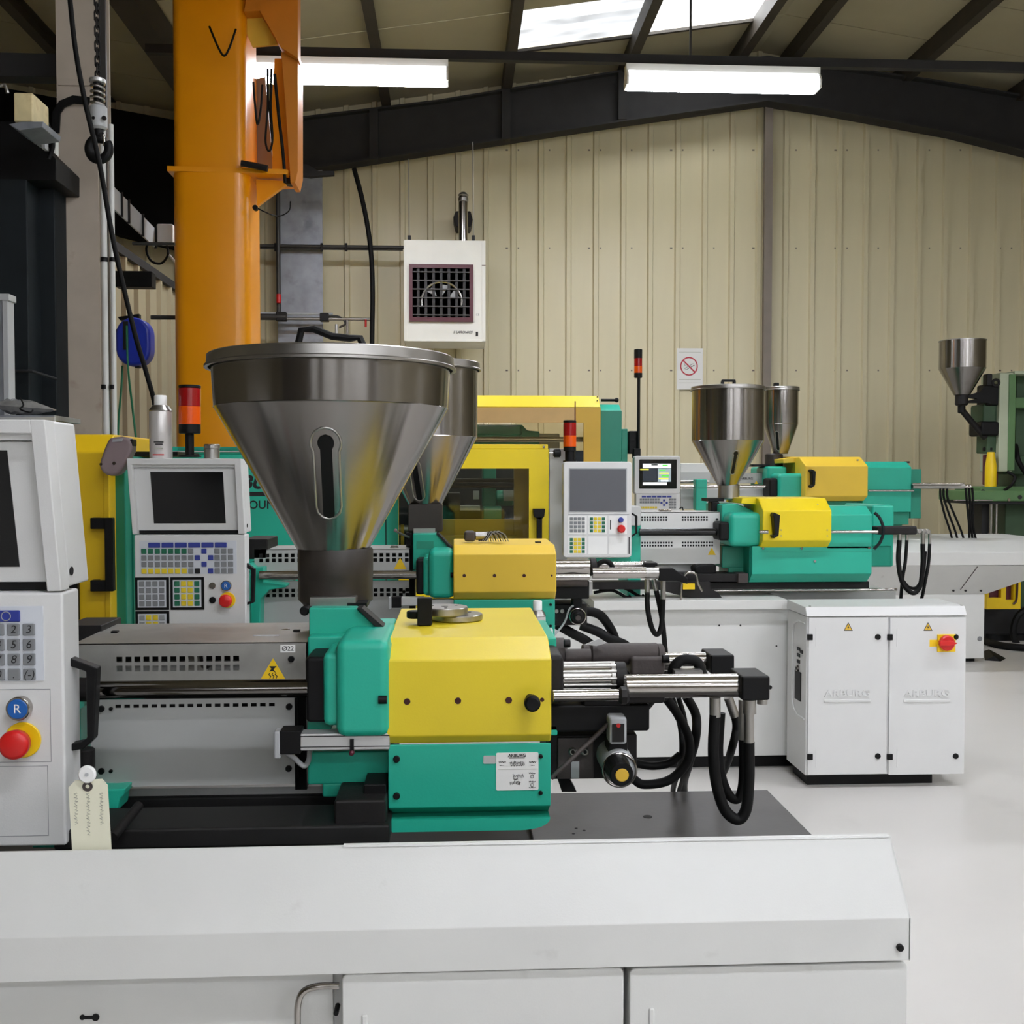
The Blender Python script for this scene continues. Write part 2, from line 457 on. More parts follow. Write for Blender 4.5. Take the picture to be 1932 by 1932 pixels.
# far wall: sheets of ribbed cladding, one object for each pan and its rib
PITCH_X = 51.7*S(WY)
xoff = P(963, 500, WY).x
wb = thing('wall_back', 'beige ribbed metal cladding of the gable wall', None, (XR, WY, 0), kind='structure')
W(wb, 'backing', XO-0.2, XRW+0.2, WY+0.01, WY+0.15, 0, 6.4, 'wallsheet')
rib_w = 0.055
def clad_profile(x, p, d):     # rib then pan, proud of the backing by d
    return [(x, 0), (x+0.012, -d), (x+rib_w, -d), (x+rib_w+0.012, 0), (x+p-0.001, 0)]
def clad_panel(par, name, base, p, zt, mat, axis):
    """base: world start along the wall; returns a sheet with thickness"""
    prof = clad_profile(0, p, 0.03)
    v, f = [], []
    for z in (0.0, 1.0):
        for a, d in prof:
            q = base+a
            zz = zt(q)*z
            v.append((q, WY-0.001+d, zz) if axis == 'x' else (XL+0.001-d, q, zz))
    n = len(prof)
    for i in range(n-1): f.append((i, i+1, n+i+1, n+i))
    return mk(par, name, v, f, mat, sharp=20)
x = xoff-PITCH_X*math.ceil((xoff-XO)/PITCH_X)
while x < XRW:
    clad_panel(wb, 'cladding_panel', x, PITCH_X, lambda q: 6.2, 'wallsheet', 'x')
    x += PITCH_X
# rows of fixing screws
v, f = [], []
for vr in (283, 468, 699):
    i = -20
    while i < 40:
        k = (i % 3)
        for du in ((-6, 15) if k == 0 else (26,)):
            q = P(963+51.7*i+(du if k == 0 else (22 if k == 1 else 44)), vr, WY-0.004)
            if XL < q.x < XRW:
                bv, bf = boxv(q.x-0.008, q.x+0.008, q.y, q.y+0.006, q.z-0.008, q.z+0.008)
                f += [tuple(a+len(v) for a in ff) for ff in bf]; v += bv
        i += 1
sc = mk(wb, 'fixing_screws', v, f, 'post'); sc['kind'] = 'stuff'
# side wall to the left, cladding darkened to stand for shade, and the walls out of view
wo = W(None, 'wall_left', XO-0.15, XO, YB, WY, 0, 6.0, 'wallsheet_shaded'); tag(wo, 'outer metal wall of the unlit bay', kind='structure')
wl = thing('wall_partition', 'low ribbed metal partition behind the hose reel, darkened to stand for shade', None, (XL, 8.5, 0), kind='structure')
W(wl, 'backing', XL-0.06, XL-0.01, 5.6, WY, 0, 3.0, 'wallsheet_shaded'); W(wl, 'top_rail', XL-0.07, XL+0.035, 5.6, WY, 3.0, 3.06, 'rafter')
y = WY-PITCH_X*20
while y < WY-0.05:
    clad_panel(wl, 'cladding_panel', y, PITCH_X, lambda q: 3.0, 'wallsheet_shaded', 'y'); y += PITCH_X
wr = W(None, 'wall_right', XRW, XRW+0.15, YB, WY, 0, 5.4, 'wallsheet_shaded'); tag(wr, 'plain metal side wall of the hall', kind='structure')
# wall behind the camera with unseen windows added for streaks on the hoppers
wz0, wz1 = 2.6, 4.5
cut = [(-2.1, -1.2), (-0.5, 1.3), (2.2, 6.7)]
wf = thing('wall_front', 'metal end wall behind the aisle', None, (XR, YB, 0), kind='structure')
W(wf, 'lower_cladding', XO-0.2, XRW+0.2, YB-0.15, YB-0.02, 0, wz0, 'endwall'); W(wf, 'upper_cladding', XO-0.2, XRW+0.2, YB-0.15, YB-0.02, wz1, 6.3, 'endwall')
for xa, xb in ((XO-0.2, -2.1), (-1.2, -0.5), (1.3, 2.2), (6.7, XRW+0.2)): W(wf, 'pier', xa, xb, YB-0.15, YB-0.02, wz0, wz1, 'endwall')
for n, (xa, xb) in enumerate(cut):
    dr = thing('window_%d' % (n+3), ('narrow frosted window', 'middle group of frosted panes', 'long row of frosted panes')[n]+' added unseen in the end wall for hopper reflections', None, ((xa+xb)/2, YB, wz0), kind='structure')
    k = round((xb-xa)/0.45); p_ = (xb-xa)/k
    for i in range(k):
        W(dr, 'pane', xa+p_*i+0.06, xa+p_*(i+1)-0.06, YB-0.1, YB-0.09, wz0, wz1, 'rooflight')
    for i in range(k+1):
        W(dr, 'mullion', max(xa, xa+p_*i-0.06), min(xb, xa+p_*i+0.06), YB-0.12, YB-0.03, wz0, wz1, 'rafter')

# ---- roof: sheets between the seams, purlins, rooflights
cl = thing('ceiling', 'dull beige roof lining sheets on dark purlins', None, (XR, 3, ZR), kind='structure')
px_l = [XR-0.28, XR-1.5, XR-2.75, XR-4.0, XR-5.2]
px_r = [XR+0.28, XR+1.5, XR+2.75, XR+4.0, XR+5.2]
SKY0, SKY1 = 9.70, 10.57
def roof_panel(xa, xb, ya, yb):
    pts = [(xa, roof_z(xa)), (xb, roof_z(xb)), (xb, roof_z(xb)+0.05), (xa, roof_z(xa)+0.05)]
    return prism(cl, 'roof_panel', pts, 'y', ya+0.006, yb-0.006, 'roofsheet')
ys = [SKY1, SKY0]
while ys[-1] > YB: ys.append(ys[-1]-1.05)
ys = [WY+0.1]+ys
for a, b in zip(ys, ys[1:]):
    roof_panel(XR, XRW+0.2, b, a); roof_panel(XO-0.2, XL, b, a)
    if a == SKY1:
        roof_panel(XL, px_l[2], b, a); roof_panel(px_l[0], XR, b, a)
    else: roof_panel(XL, XR, b, a)
def skin(xs, ya, yb):
    prism(cl, 'outer_sheet', [(x, roof_z(x)+0.051) for x in xs]+[(x, roof_z(x)+0.1) for x in reversed(xs)], 'y', ya, yb, 'rafter')
full = [XO-0.2, XL, XR, XRW+0.2]
skin(full, YB-0.2, SKY0-0.05); skin(full, SKY1+0.05, WY+0.2); skin([XO-0.2, XL], SKY0-0.05, SKY1+0.05); skin([XR, XRW+0.2], SKY0-0.05, SKY1+0.05)
W(cl, 'valley_beam', XL-0.2, XL+0.0, YB, WY, roof_z(XL)-0.27, roof_z(XL)-0.02, 'purlin')
for xp in px_l+px_r+[-3.6, -4.85, -6.1]:
    if XL-0.1 < xp < XL+0.1 or xp > XRW: continue
    z = roof_z(xp)
    pr = [(xp-0.035, z-0.001), (xp+0.035, z-0.001), (xp+0.035, z-0.012), (xp-0.022, z-0.012), (xp-0.022, z-0.168), (xp+0.06, z-0.168), (xp+0.06, z-0.18), (xp-0.035, z-0.18)]
    prism(cl, 'purlin', pr, 'y', YB, WY, 'purlin')
for n, (xa, xb) in enumerate(((px_l[2], px_l[1]), (px_l[1], px_l[0]))):
    wn = thing('window_%d' % (n+1), ('stained corrugated rooflight lower on the slope', 'brightest corrugated rooflight next to the ridge')[n], None, ((xa+xb)/2, 10.1, roof_z(xa)), kind='structure')
    v, f = [], []
    N = 72; M = 2
    for j in range(N+1):
        yy = SKY0+(SKY1-SKY0)*j/N
        for xx in (xa+0.01, xb-0.01):
            v.append((xx, yy, roof_z(xx)+0.02+0.02*sin(2*pi*yy/0.145)))
    for j in range(N): f.append((2*j, 2*j+1, 2*j+3, 2*j+2))
    mk(wn, 'corrugated_sheet', v, f, 'rooflight' if n else 'rooflight_stained', sharp=60)
    prism(wn, 'flashing', [(xa, roof_z(xa)-0.001), (xb, roof_z(xb)-0.001), (xb, roof_z(xb)-0.03), (xa, roof_z(xa)-0.03)], 'y', SKY1-0.012, SKY1+0.03, 'purlin')

# ---- portal frame at the gable
RY = 11.1
low = [(440, 372), (500, 342), (560, 322), (700, 301), (950, 263), (1180, 228), (1449, 190), (1560, 206), (1800, 250), (1932, 283), (2200, 350), (2400, 420)]
upp = [(2400, 270), (2200, 228), (1932, 178), (1755, 148), (1449, 105), (1170, 132), (976, 163), (825, 188), (564, 220), (440, 242)]
rf = thing('trim_1', 'dark grey steel rafter under the gable end of the roof', None, P(1449, 190, RY), kind='structure')
web = [(P(u, v, RY).x, P(u, v, RY).z) for u, v in low+upp]
prism(rf, 'web', web, 'y', RY+0.08, RY+0.1, 'rafter')
def flange(pts, t, nm):
    v = [(P(u, v_, RY).x, P(u, v_, RY).z) for u, v_ in pts]
    o = v+[(a, b+t) for a, b in reversed(v)]
    prism(rf, nm, o, 'y', RY, RY+0.2, 'rafter')
flange(low, 0.02, 'lower_flange'); flange(list(reversed(upp)), -0.02, 'upper_flange')
for u, va, vb in ((1175, 133, 225), (955, 168, 262), (705, 205, 300)):
    B(rf, 'stiffener', u-8, u+8, va, vb, RY-0.01, 0.1, 'rafter')

lw = [(470, 470), (340, 470), (215, 440), (100, 380), (-300, 262)]; lu = [(-300, 108), (0, 160), (215, 201), (335, 223), (470, 243)]  # haunch drawn deep and black to fill the bay's shaded end
rf2 = thing('trim_2', 'rafter of the unlit bay, its deep black haunch standing for shade', None, P(215, 440, RY), kind='structure')
prism(rf2, 'web', [(P(u, v, RY).x, P(u, v, RY).z) for u, v in lw+lu], 'y', RY+0.08, RY+0.1, 'lining')
vv_ = [(P(u, v, RY).x, P(u, v, RY).z) for u, v in lw]; prism(rf2, 'lower_flange', vv_+[(p, q+0.02) for p, q in reversed(vv_)], 'y', RY, RY+0.2, 'lining')
# gable post, the two posts on the wall
o = thing('gable_post', 'slim brown-grey steel post up the gable wall behind the paired hoppers', 'post', P(1449, 1100, 11.3))
x0, x1, z0, z1 = rect(1441, 1456, 190, 740, 11.3)
W(o, 'flange', x0, x1, 11.28, 11.295, 0, z1+0.1, 'post'); W(o, 'web', (x0+x1)/2-0.008, (x0+x1)/2+0.008, 11.295, 11.46, 0, z1+0.1, 'post')
x0, x1, z0, z1 = rect(524, 609, 315, 760, 11.2)
o = thing('steel_column', 'wide galvanised column on the gable wall behind the jib crane', 'column', ((x0+x1)/2, 11.2, 0))
W(o, 'front_flange', x0, x1, 11.2, 11.22, 0, z1, 'galv'); W(o, 'web', (x0+x1)/2-0.01, (x0+x1)/2+0.01, 11.22, 11.44, 0, z1, 'galv')
W(o, 'base_plate', x0-0.05, x1+0.05, 11.15, 11.45, 0, 0.02, 'galv')

# near column on the left with its strap
Yc = 5.3
c0, c1 = P(110, 400, Yc).x, P(186, 400, Yc).x
o = thing('steel_column', 'cream-painted steel column with a dark strap behind the chain hook', 'column', ((c0+c1)/2, Yc, 0))
W(o, 'front_flange', c0, c1, Yc, Yc+0.014, 0, 5.2, 'columnpaint'); W(o, 'back_flange', c0, c1, Yc+0.19, Yc+0.204, 0, 5.2, 'columnpaint')
W(o, 'web', (c0+c1)/2-0.006, (c0+c1)/2+0.006, Yc+0.014, Yc+0.19, 0, 5.2, 'columnpaint'); W(o, 'splice_plate', c0+0.01, c1-0.01, Yc-0.008, Yc, P(150, 162, Yc).z, P(150, 150, Yc).z, 'columnpaint')
strap(o, 'strap', [(104, 250), (106, 212), (116, 196), (138, 187), (168, 190)], 14, Yc-0.02, 0.012, 'rubber')

# trunking with its fluorescent battens: the visible row and the other rows of the hall
LY = 8.15
zl = P(1364, 168, LY).z
def trunk(y, lab):
    zt = P(1300, 118, LY).z
    t = thing('lighting_trunking', lab, 'trunking', (3.3, y, zt))
    W(t, 'channel', XL+0.05, XRW-0.05, y-0.03, y+0.03, zt-0.02, zt+0.045, 'rafter')
    for xx in (-1.2, 1.8, 4.8, 7.6):
        W(t, 'hanger', xx-0.008, xx+0.008, y-0.008, y+0.008, zt+0.04, roof_z(xx)-0.001, 'pipe_dark')
    return t
def batten(xa, y, lab, grp):
    L = 368*S(LY)
    t = thing('fluorescent_light', lab, 'light', (xa+L/2, y, zl), grp)
    W(t, 'housing', xa, xa+L, y-0.045, y+0.045, zl+0.11, zl+0.165, 'heater')
    pr = [(y-0.05, zl+0.11), (y-0.085, zl+0.055), (y-0.075, zl), (y+0.075, zl), (y+0.085, zl+0.055), (y+0.05, zl+0.11)]
    prism(t, 'diffuser', pr, 'x', xa+0.015, xa+L-0.015, 'lamp_side')
    W(t, 'tube_panel', xa+0.02, xa+L-0.02, y-0.068, y+0.068, zl-0.004, zl-0.0005, 'lamp')
    for xx in (xa, xa+L-0.015): prism(t, 'end_cap', [(a, b) for a, b in pr], 'x', xx, xx+0.015, 'heater')
    return t
trunk(LY, 'grey lighting trunking hung below the roof across the hall')
batten(P(1180, 150, LY).x, LY, 'glowing fluorescent batten nearest the ridge', None)
batten(P(468, 150, LY).x, LY, 'glowing fluorescent batten partly behind the orange crane', None)
for y, row in ((3.4, 'second'), (-0.6, 'third'), (-4.4, 'last')):
    trunk(y, 'lighting trunking of the %s row overhead' % row)
    for xa, place in ((0.3, 'over the machines'), (3.3, 'under the ridge'), (6.3, 'over the far aisle')): batten(xa, y, 'fluorescent batten of the %s row %s' % (row, place), 'battens of the hall')

# ================================================================== shared machine assemblies
def hopper(par, uc, Y, lid_r, r0, r1, vlt, vlb, vcb, vnb, rn, slot, lab, handle=True, mat='steel', lidless=False):
    """conical stainless hopper: pixel radii and rows measured at its outline"""
    s = S(Y); ax = P(uc, (vlb+vnb)/2, Y).x
    Z = lambda v: P(uc, v, Y).z
    c = (ax, Y, 0)
    prof = [(rn*s-0.002, Z(vnb)), (rn*s, Z(vnb)), (r1*s, Z(vcb)), (r0*s, Z(vlb)-0.001), (r0*s-0.002, Z(vlb)-0.001), (r1*s-0.002, Z(vcb)+0.001), (rn*s-0.002, Z(vnb))]
    h = lathe(par, 'hopper', c, prof, mat, n=96, sharp=20)
    h['label'] = lab
    # weld bead between cylinder and cone
    lathe(h, 'weld_seam', c, [(r1*s, Z(vcb)-0.001), (r1*s+0.0008, Z(vcb)), (r1*s, Z(vcb)+0.001)], mat, n=96)
    if not lidless:
        R = lid_r*s; zt, zb = Z(vlt), Z(vlb)
        q = (zt-zb)
        lp = [(0, zt+q*0.12), (R*0.9, zt+q*0.08), (R*0.965, zt), (R*0.98, zt-q*0.1), (R*0.985, zb+q*0.22), (R, zb+q*0.12), (R, zb-0.001), (R*0.97, zb-0.001), (R*0.965, zt-q*0.3), (0, zt-q*0.3)]
        l = lathe(h, 'lid', c, lp, 'lid', n=96, sharp=25)
        if handle: handle(h, ax, Y, zt+q*0.1)
    else:
        lathe(h, 'rim', c, [(r0*s-0.003, Z(vlb)), (r0*s+0.004, Z(vlb)), (r0*s+0.004, Z(vlb)+0.006), (r0*s-0.003, Z(vlb)+0.006), (r0*s-0.003, Z(vlb))], 'lid', n=96)
    if slot:
        us, vc, rc, v1, hw, rim = slot
        za, zb2 = Z(vcb), Z(vnb)
        rad = lambda z: rn*s+(r1-rn)*s*(z-zb2)/(za-zb2)
        zc, ze = Z(vc), Z(v1)
        base = atan2(ax, Y)            # direction towards the aisle
        rm = rad((zc+ze)/2)
        phi = math.asin(max(-0.9, min(0.9, (P(us, (vc+v1)/2, Y-rm).x-ax)/rm)))
        def pos(z, t, o):
            r = rad(z)+o; a = phi+t/rad(z)
            return Vector((ax+r*sin(a)-0, Y-r*cos(a), z))
        rc, hw, rim = rc*s, hw*s, rim*s
        def outline(g):
            R = rc+g; wv = hw+g
            L = []
            a0 = math.acos(max(-1, min(1, wv/R)))
            for i in range(13):
                a = -a0+(pi+2*a0)*i/12; L.append((R*cos(a), zc+R*sin(a)))
            for i in range(7):
                a = pi+pi*i/6; L.append((wv*cos(a), ze+wv+wv*sin(a)-0))
            return L
        o = outline(0)
        ctr = [pos(z, t, 0.0012) for t, z in o]
        v = []; f = []
        n = len(o)
        # fan in horizontal strips keeps the window on the curved wall
        rows = 60; zt2 = zc+rc
        prev = None
        for k in range(rows+1):
            z = ze+(zt2-ze)*k/rows
            wz = 0
            if z > zc-rc: wz = sqrt(max(0, rc*rc-(z-zc)**2))
            if z < zc: wz = max(wz, hw if z > ze+hw else sqrt(max(0, hw*hw-(ze+hw-z)**2)))
            i0 = len(v); v += [pos(z, -wz, 0.0012), pos(z, wz, 0.0012)]
            if k: f.append((i0-2, i0-1, i0+1, i0))
        mk(h, 'sight_slot', v, f, 'black')
        pts = [pos(z, t, 0.0005) for t, z in outline(rim)]
        vv, ff = tubev(pts, max(0.0016, rim*0.18), 8, True)
        mk(h, 'slot_rim', vv, ff, 'satin', sharp=60)
    return h

KS = 0.001625                  # metres per measured pixel of the console drawings
def console_a(par, x0, Yf, zh, lab, umin=None, numbers=False):
    """grey control console with a hooded monitor above membrane keypads"""
    X = lambda u: x0+(u-253)*KS
    Z = lambda v: zh-(v-1008)*KS
    def bx(p, n, u0, u1, v0, v1, ya, yb, mat, bev=0.0): return W(p, n, X(u0), X(u1), ya, yb, Z(v1), Z(v0), mat, bev)
    vis = lambda x, y: umin is None or (CX+F*(Vector((x, y, 0)).dot(RT)/Vector((x, y, 0)).dot(Vector((FW.x, FW.y, 0)).normalized()))) > umin
    prof = [(Yf, Z(1009)), (Yf, Z(1221)), (Yf+0.062, Z(1219)), (Yf+0.062, Z(1009))]
    body = prism(par, 'control_console', prof, 'x', X(253), X(457), 'console', 0.004); body['label'] = lab
    top = Z(868); bot = Z(1008)
    XF[0] = lambda p: Vector((p.x, p.y-0.05*(p.z-bot)/(top-bot), p.z))
    bx(body, 'monitor_housing', 250, 456, 868, 1006, Yf+0.03, Yf+0.11, 'console', 0.004)
    bx(body, 'hood_side', 250, 258.5, 868, 1008, Yf, Yf+0.031, 'console', 0.002); bx(body, 'hood_side', 444, 456, 868, 1008, Yf, Yf+0.031, 'console', 0.002)
    bx(body, 'hood_top', 257, 445, 868, 879, Yf, Yf+0.031, 'console', 0.002)
    bx(body, 'hood_step', 258, 445, 879, 884, Yf+0.01, Yf+0.031, 'console')
    bx(body, 'screen_bezel', 258.5, 444, 885, 1001, Yf+0.018, Yf+0.031, 'console', 0.001)
    bx(body, 'screen', 288, 420, 892, 988, Yf+0.0165, Yf+0.02, 'screen')
    bx(body, 'vent_gap', 258.5, 444, 1001, 1008, Yf+0.024, Yf+0.0305, 'hole')
    XF[0] = None
    cyl(body, 'lock_hole', (X(456.5), Yf+0.035, Z(993)), 0.006, 0.0012, 'x', 'hole', 14)
    panel = bx(body, 'key_panel', 263, 441, 1020, 1082, Yf-0.0015, Yf+0.001, 'keypanel')
    protos = {}; hid = {}
    def key(u, v, w, h, mat, ya=None):
        ya = Yf-0.0045 if ya is None else ya
        if not vis(X(u), ya): hid.setdefault(mat, []).append((u, v, w, h, ya)); return
        k = (mat, w, h)
        if k in protos:
            o, u0, v0, y0 = protos[k]
            return dup(o, ((u-u0)*KS, ya-y0, -(v-v0)*KS), body)
        o = bx(body, 'key', u-w/2, u+w/2, v-h/2, v+h/2, ya, ya+0.0035, mat, 0.0015)
        protos[k] = (o, u, v, ya); return o
    for u in (290, 314.4, 338.8, 363.2, 387.6, 412): key(u, 1028, 22, 9.5, 'key_blue')
    cols = [271+12.25*i for i in range(8)]
    for r, v in enumerate((1039.3, 1051.7, 1064, 1076.4)):
        for i, u in enumerate(cols):
            mt = 'key_grey'
            if r == 0 and i < 7: mt = 'key_green'
            if r == 3 and i < 7: mt = 'key_yellow'
            key(u, v, 9.6, 9.6, mt)
        for j, u in enumerate((405, 417.4, 429.8)):
            key(u, v, 10, 9.8, 'key_grey')
            if numbers and vis(X(u), Yf):
                ch = ('1', '2', '3', '4', '5', '6', '7', '8', '9', '0', '.', '(-)')[r*3+j]
                c = bpy.data.curves.new('key_number', 'FONT'); c.body = ch; c.align_x = 'CENTER'; c.align_y = 'CENTER'; c.size = 0.0155; c.shear = 0.2; c.resolution_u = 3
                font_mesh(body, 'key_number', c, (X(u), Yf-0.0049, Z(v)), 'ink')
    for u, v in ((381, 1039.3), (368.7, 1051.7), (393.3, 1051.7), (381, 1064), (393, 1076.4)): key(u, v, 9.6, 9.6, 'key_blue')
    key(368.7, 1076.4, 9.6, 9.6, 'ink')
    if numbers:                # round mark on the last blue key
        pts = [Vector((X(412)+0.006*cos(a), Yf-0.0048, Z(1028)+0.006*sin(a))) for a in [2*pi*i/20 for i in range(20)]]
        vv, ff = tubev(pts, 0.0007, 6, True); mk(body, 'key_symbol', vv, ff, 'key_light')
    # framed blocks of sixteen keys
    for (fu, fv, mats, nr) in ((254, 1088, ['key_grey']*4, 4), (318.5, 1088, ['key_green', 'key_yellow', 'key_yellow', 'key_green'], 4), (254, 1151, ['key_light', 'key_yellow', 'key_yellow', 'key_light'], 4)):
        bx(body, 'key_frame', fu, fu+62, fv, fv+61, Yf-0.003, Yf+0.001, 'black', 0.001)
        bx(body, 'key_mat', fu+5, fu+57, fv+5, fv+56, Yf-0.0045, Yf, 'keypanel')
        for i in range(4):
            for j in range(nr): key(fu+12.7+12.2*i, fv+12+12.2*j, 9.6, 9.6, mats[i], Yf-0.0072)
    for m_, L in hid.items():      # the keys beyond the picture's edge, one mesh for each colour
        vv, ff = [], []
        for u, v, w, h, ya in L:
            bv, bf = boxv(X(u-w/2), X(u+w/2), ya, ya+0.0035, Z(v+h/2), Z(v-h/2)); ff += [tuple(k+len(vv) for k in q) for q in bf]; vv += bv
        mk(body, 'keypad_keys', vv, ff, m_)['kind'] = 'stuff'
    # engraved panel outlines
    for (u0, u1, v0, v1) in ((384, 446, 1089, 1150), (384, 443, 1153, 1212)):
        if numbers:
            for q in ((u0, u1, v0, v0+0.5), (u0, u1, v1-0.5, v1), (u1-0.5, u1, v0, v1)): bx(body, 'groove', *q, Yf-0.0004, Yf+0.001, 'key_light')
    def knob(u, v, r, d, mat, n='button', y=None, ch=0.001):
        y = Yf if y is None else y
        return cyl(body, n, (X(u), y-d, Z(v)), r*KS, d, 'y', mat, 28, ch)
    knob(396, 1104, 6, 0.006, 'chrome', 'key_switch'); knob(396, 1131, 6, 0.006, 'black', 'push_button')
    knob(422, 1104, 9.8, 0.012, 'chrome', 'button_ring'); knob(422, 1104, 8.2, 0.0135, 'blue', 'reset_button')
    c = bpy.data.curves.new('button_letter', 'FONT'); c.body = 'R'; c.align_x = 'CENTER'; c.align_y = 'CENTER'; c.size = 0.017; c.resolution_u = 3
    font_mesh(body, 'button_letter', c, (X(422), Yf-0.0138, Z(1104)), 'cap_white')
    knob(423.5, 1131, 14.8, 0.004, 'estop_yellow', 'stop_collar'); knob(423, 1131, 7, 0.02, 'red', 'stop_stem')
    if vis(X(420), Yf):
        lathe(body, 'emergency_stop', (X(423), Yf-0.036, Z(1131)), [(0, 0), (0.014, 0.0005), (0.0185, 0.003), (0.0195, 0.007), (0.018, 0.018), (0.012, 0.022), (0, 0.022)], 'red', 'y', 36, 60)
    return body
def loop_handle(par, pts, wpx, Y, D, mat='black'):
    return strap(par, 'grab_handle', pts, wpx, Y, D, mat, 0.002)
def signal_lamp(par, u, v0, vr, va, vb, vp, rp, Y, pr, lab=None):
    """stack light: lens rows, base and pole"""
    a = CZZ(par, 'signal_lamp', u, vb-1, vb+(vp-vb)*0.28, rp*0.98, Y, 'black', 28, 0.002)
    if lab: a['label'] = lab
    CZZ(a, 'red_lens', u, vr, va, rp, Y, 'red_lens', 28, 0.001); CZZ(a, 'amber_lens', u, va, vb, rp, Y, 'amber_lens', 28, 0.001)
    CZZ(a, 'cap', u, v0, vr, rp, Y, 'black', 28, 0.002)
    CZZ(a, 'pole', u, vb+(vp-vb)*0.28, vp, pr, Y, 'black', 20); CZZ(a, 'foot', u, vp-3, vp, rp*1.05, Y, 'black', 24, 0.001)
    return a

# ================================================================== machine one (nearest)
M1 = thing('injection_moulding_machine', 'nearest injection moulding machine, pale hood across the bottom, one big hopper', 'machine', P(860, 1900, 1.6)*1.0)
WL[M1].z = 0; M1.location.z = 0
xr = P(1718, 1770, 1.28).x; xl = -1.15
# base and hood
zt, zm, zb = P(1677, 1577, 1.344).z, P(1718, 1732, 1.28).z, P(1718, 1812, 1.28).z
zpl = P(1445, 1490, 1.93).z    # bed plate surface
hood = prism(M1, 'bed_hood', [(1.344, zt), (1.28, zm), (1.28, zb), (1.295, zb), (1.295, zm-0.004), (1.3455, zt-0.008), (1.3455, zpl-0.03), (1.3475, zpl-0.03), (1.3475, zt)], 'x', xl, xr, 'white', 0.0015)
x648 = P(648, 1590, 1.344).x
prism(hood, 'hood_strip', [(1.341, zt-0.001), (1.343, zt+0.0015), (1.3485, zt+0.0015), (1.3485, zt-0.001)], 'x', x648, xr-0.003, 'white')
CYY(hood, 'screw', 1700, 1790, 7, 1.275, 0.006, 'black', 16, 0.001)
v = [(xr, 1.344, zt), (xr, 1.28, zm), (xr, 1.28, zb), (xr, 1.36, zb), (xr, 1.3475, zt)]
prism(hood, 'end_plate', [(a[1], a[2]) for a in v], 'x', xr-0.002, xr, 'white')
base = W(M1, 'base_frame', xl, xr-0.004, 1.335, 1.90, 0.06, zpl-0.02, 'white', 0.003)
for xx in (xl+0.1, xr-0.12):
    for yy in (1.42, 1.8): cyl(base, 'levelling_foot', (xx, yy, 0.0), 0.04, 0.065, 'z', 'rubber', 20)
yd = 1.288
def door(u0, u1, v0):
    x0, x1 = P(u0, v0, yd).x, P(u1, v0, yd).x; z1 = P((u0+u1)/2, v0, yd).z
    d = prism(base, 'panel_door', rrect(x0, x1, 0.12, z1, 0.008), 'y', yd, 1.336, 'white', 0.002)
    for q in (0.0, -0.45):
        W(d, 'louvre', x0+0.024, x0+0.031, yd-0.0025, yd+0.002, z1-0.17+q, z1-0.05+q, 'white', 0.002)
    return d
door(645, 1177, 1833); door(1188, 1713, 1822)
d = B(base, 'side_panel', -400, 630, 1846, 2600, 1.32, 0.016, 'white')
CYY(d, 'keyhole', 155, 1920, 5, 1.3185, 0.004, 'hole', 14); CYY(d, 'keyhole', 180, 1920, 7, 1.3185, 0.004, 'hole', 14); B(d, 'keyhole_slot', 155, 180, 1917, 1923, 1.319, 0.004, 'hole')
CYY(d, 'hinge_pin', 634, 1912, 5, 1.3, 0.02, 'black', 12)
T(base, 'bent_tube_handle', [(640, 1860, 1.285), (600, 1861, 1.285), (574, 1870, 1.285), (563, 1892, 1.285), (561, 1940, 1.285), (561, 2100, 1.285)], 6.5, 'chrome', 14)
# bed plate and the dark trough beside it
x1040 = P(1000, 1540, 1.75).x
pl = W(M1, 'bed_plate', x1040, xr+0.012, 1.349, 1.93, zpl-0.022, zpl, 'plate', 0.002)
for u, v, r in ((1222, 1541, 9), (1087, 1563, 3), (1102, 1567, 3), (1082, 1573, 3)):
    Yh = 1.45+ (H-zpl-0.0)*0
    q = P(u, v, 1.0); t = (zpl-H)/(q.z-H); cyl(pl, 'bolt_hole', (q.x*t, q.y*t, zpl-0.001), r*S(t), 0.0016, 'z', 'hole', 14)
W(M1, 'trough_floor', xl, x1040, 1.349, 1.93, zpl-0.03, zpl-0.012, 'trough')
B(M1, 'guide_rail', 130, 735, 1503, 1552, 1.66, 0.12, 'trough', 0.004)
B(M1, 'pale_ledge', 232, 612, 1486, 1503, 1.67, 0.1, 'sheet_pale')
B(M1, 'front_rail', 100, 735, 1562, 1600, 1.46, 0.1, 'trough', 0.004)
T(M1, 'slanted_rod', [(262, 1520, 1.5), (212, 1580, 1.42)], 9, 'iron', 12)
B(M1, 'guide_shoe', 630, 728, 1510, 1563, 1.47, 0.25, 'iron', 0.004)
B(M1, 'shoe_block', 686, 728, 1480, 1513, 1.5, 0.1, 'black', 0.002)
# fixed platen edge behind the console
g = B(M1, 'platen_edge', 60, 152, 1282, 1570, 1.64, 0.05, 'teal', 0.004)
PY(g, 'platen_lug', [(128, 1275), (158, 1275), (157, 1290), (147, 1300), (150, 1340), (128, 1345)], 1.6, 0.04, 'teal', 0.002)
PY(g, 'platen_foot', [(60, 1560), (100, 1590), (134, 1568), (134, 1600), (60, 1600)], 1.56, 0.05, 'teal', 0.002)
PY(g, 'platen_hook', [(152, 1490), (207, 1490), (236, 1488), (234, 1500), (226, 1506), (222, 1530), (205, 1534), (152, 1534)], 1.58, 0.05, 'teal', 0.002)
CZZ(M1, 'pin', 161, 1412, 1478, 18, 1.56, 'iron', 20, 0.002)
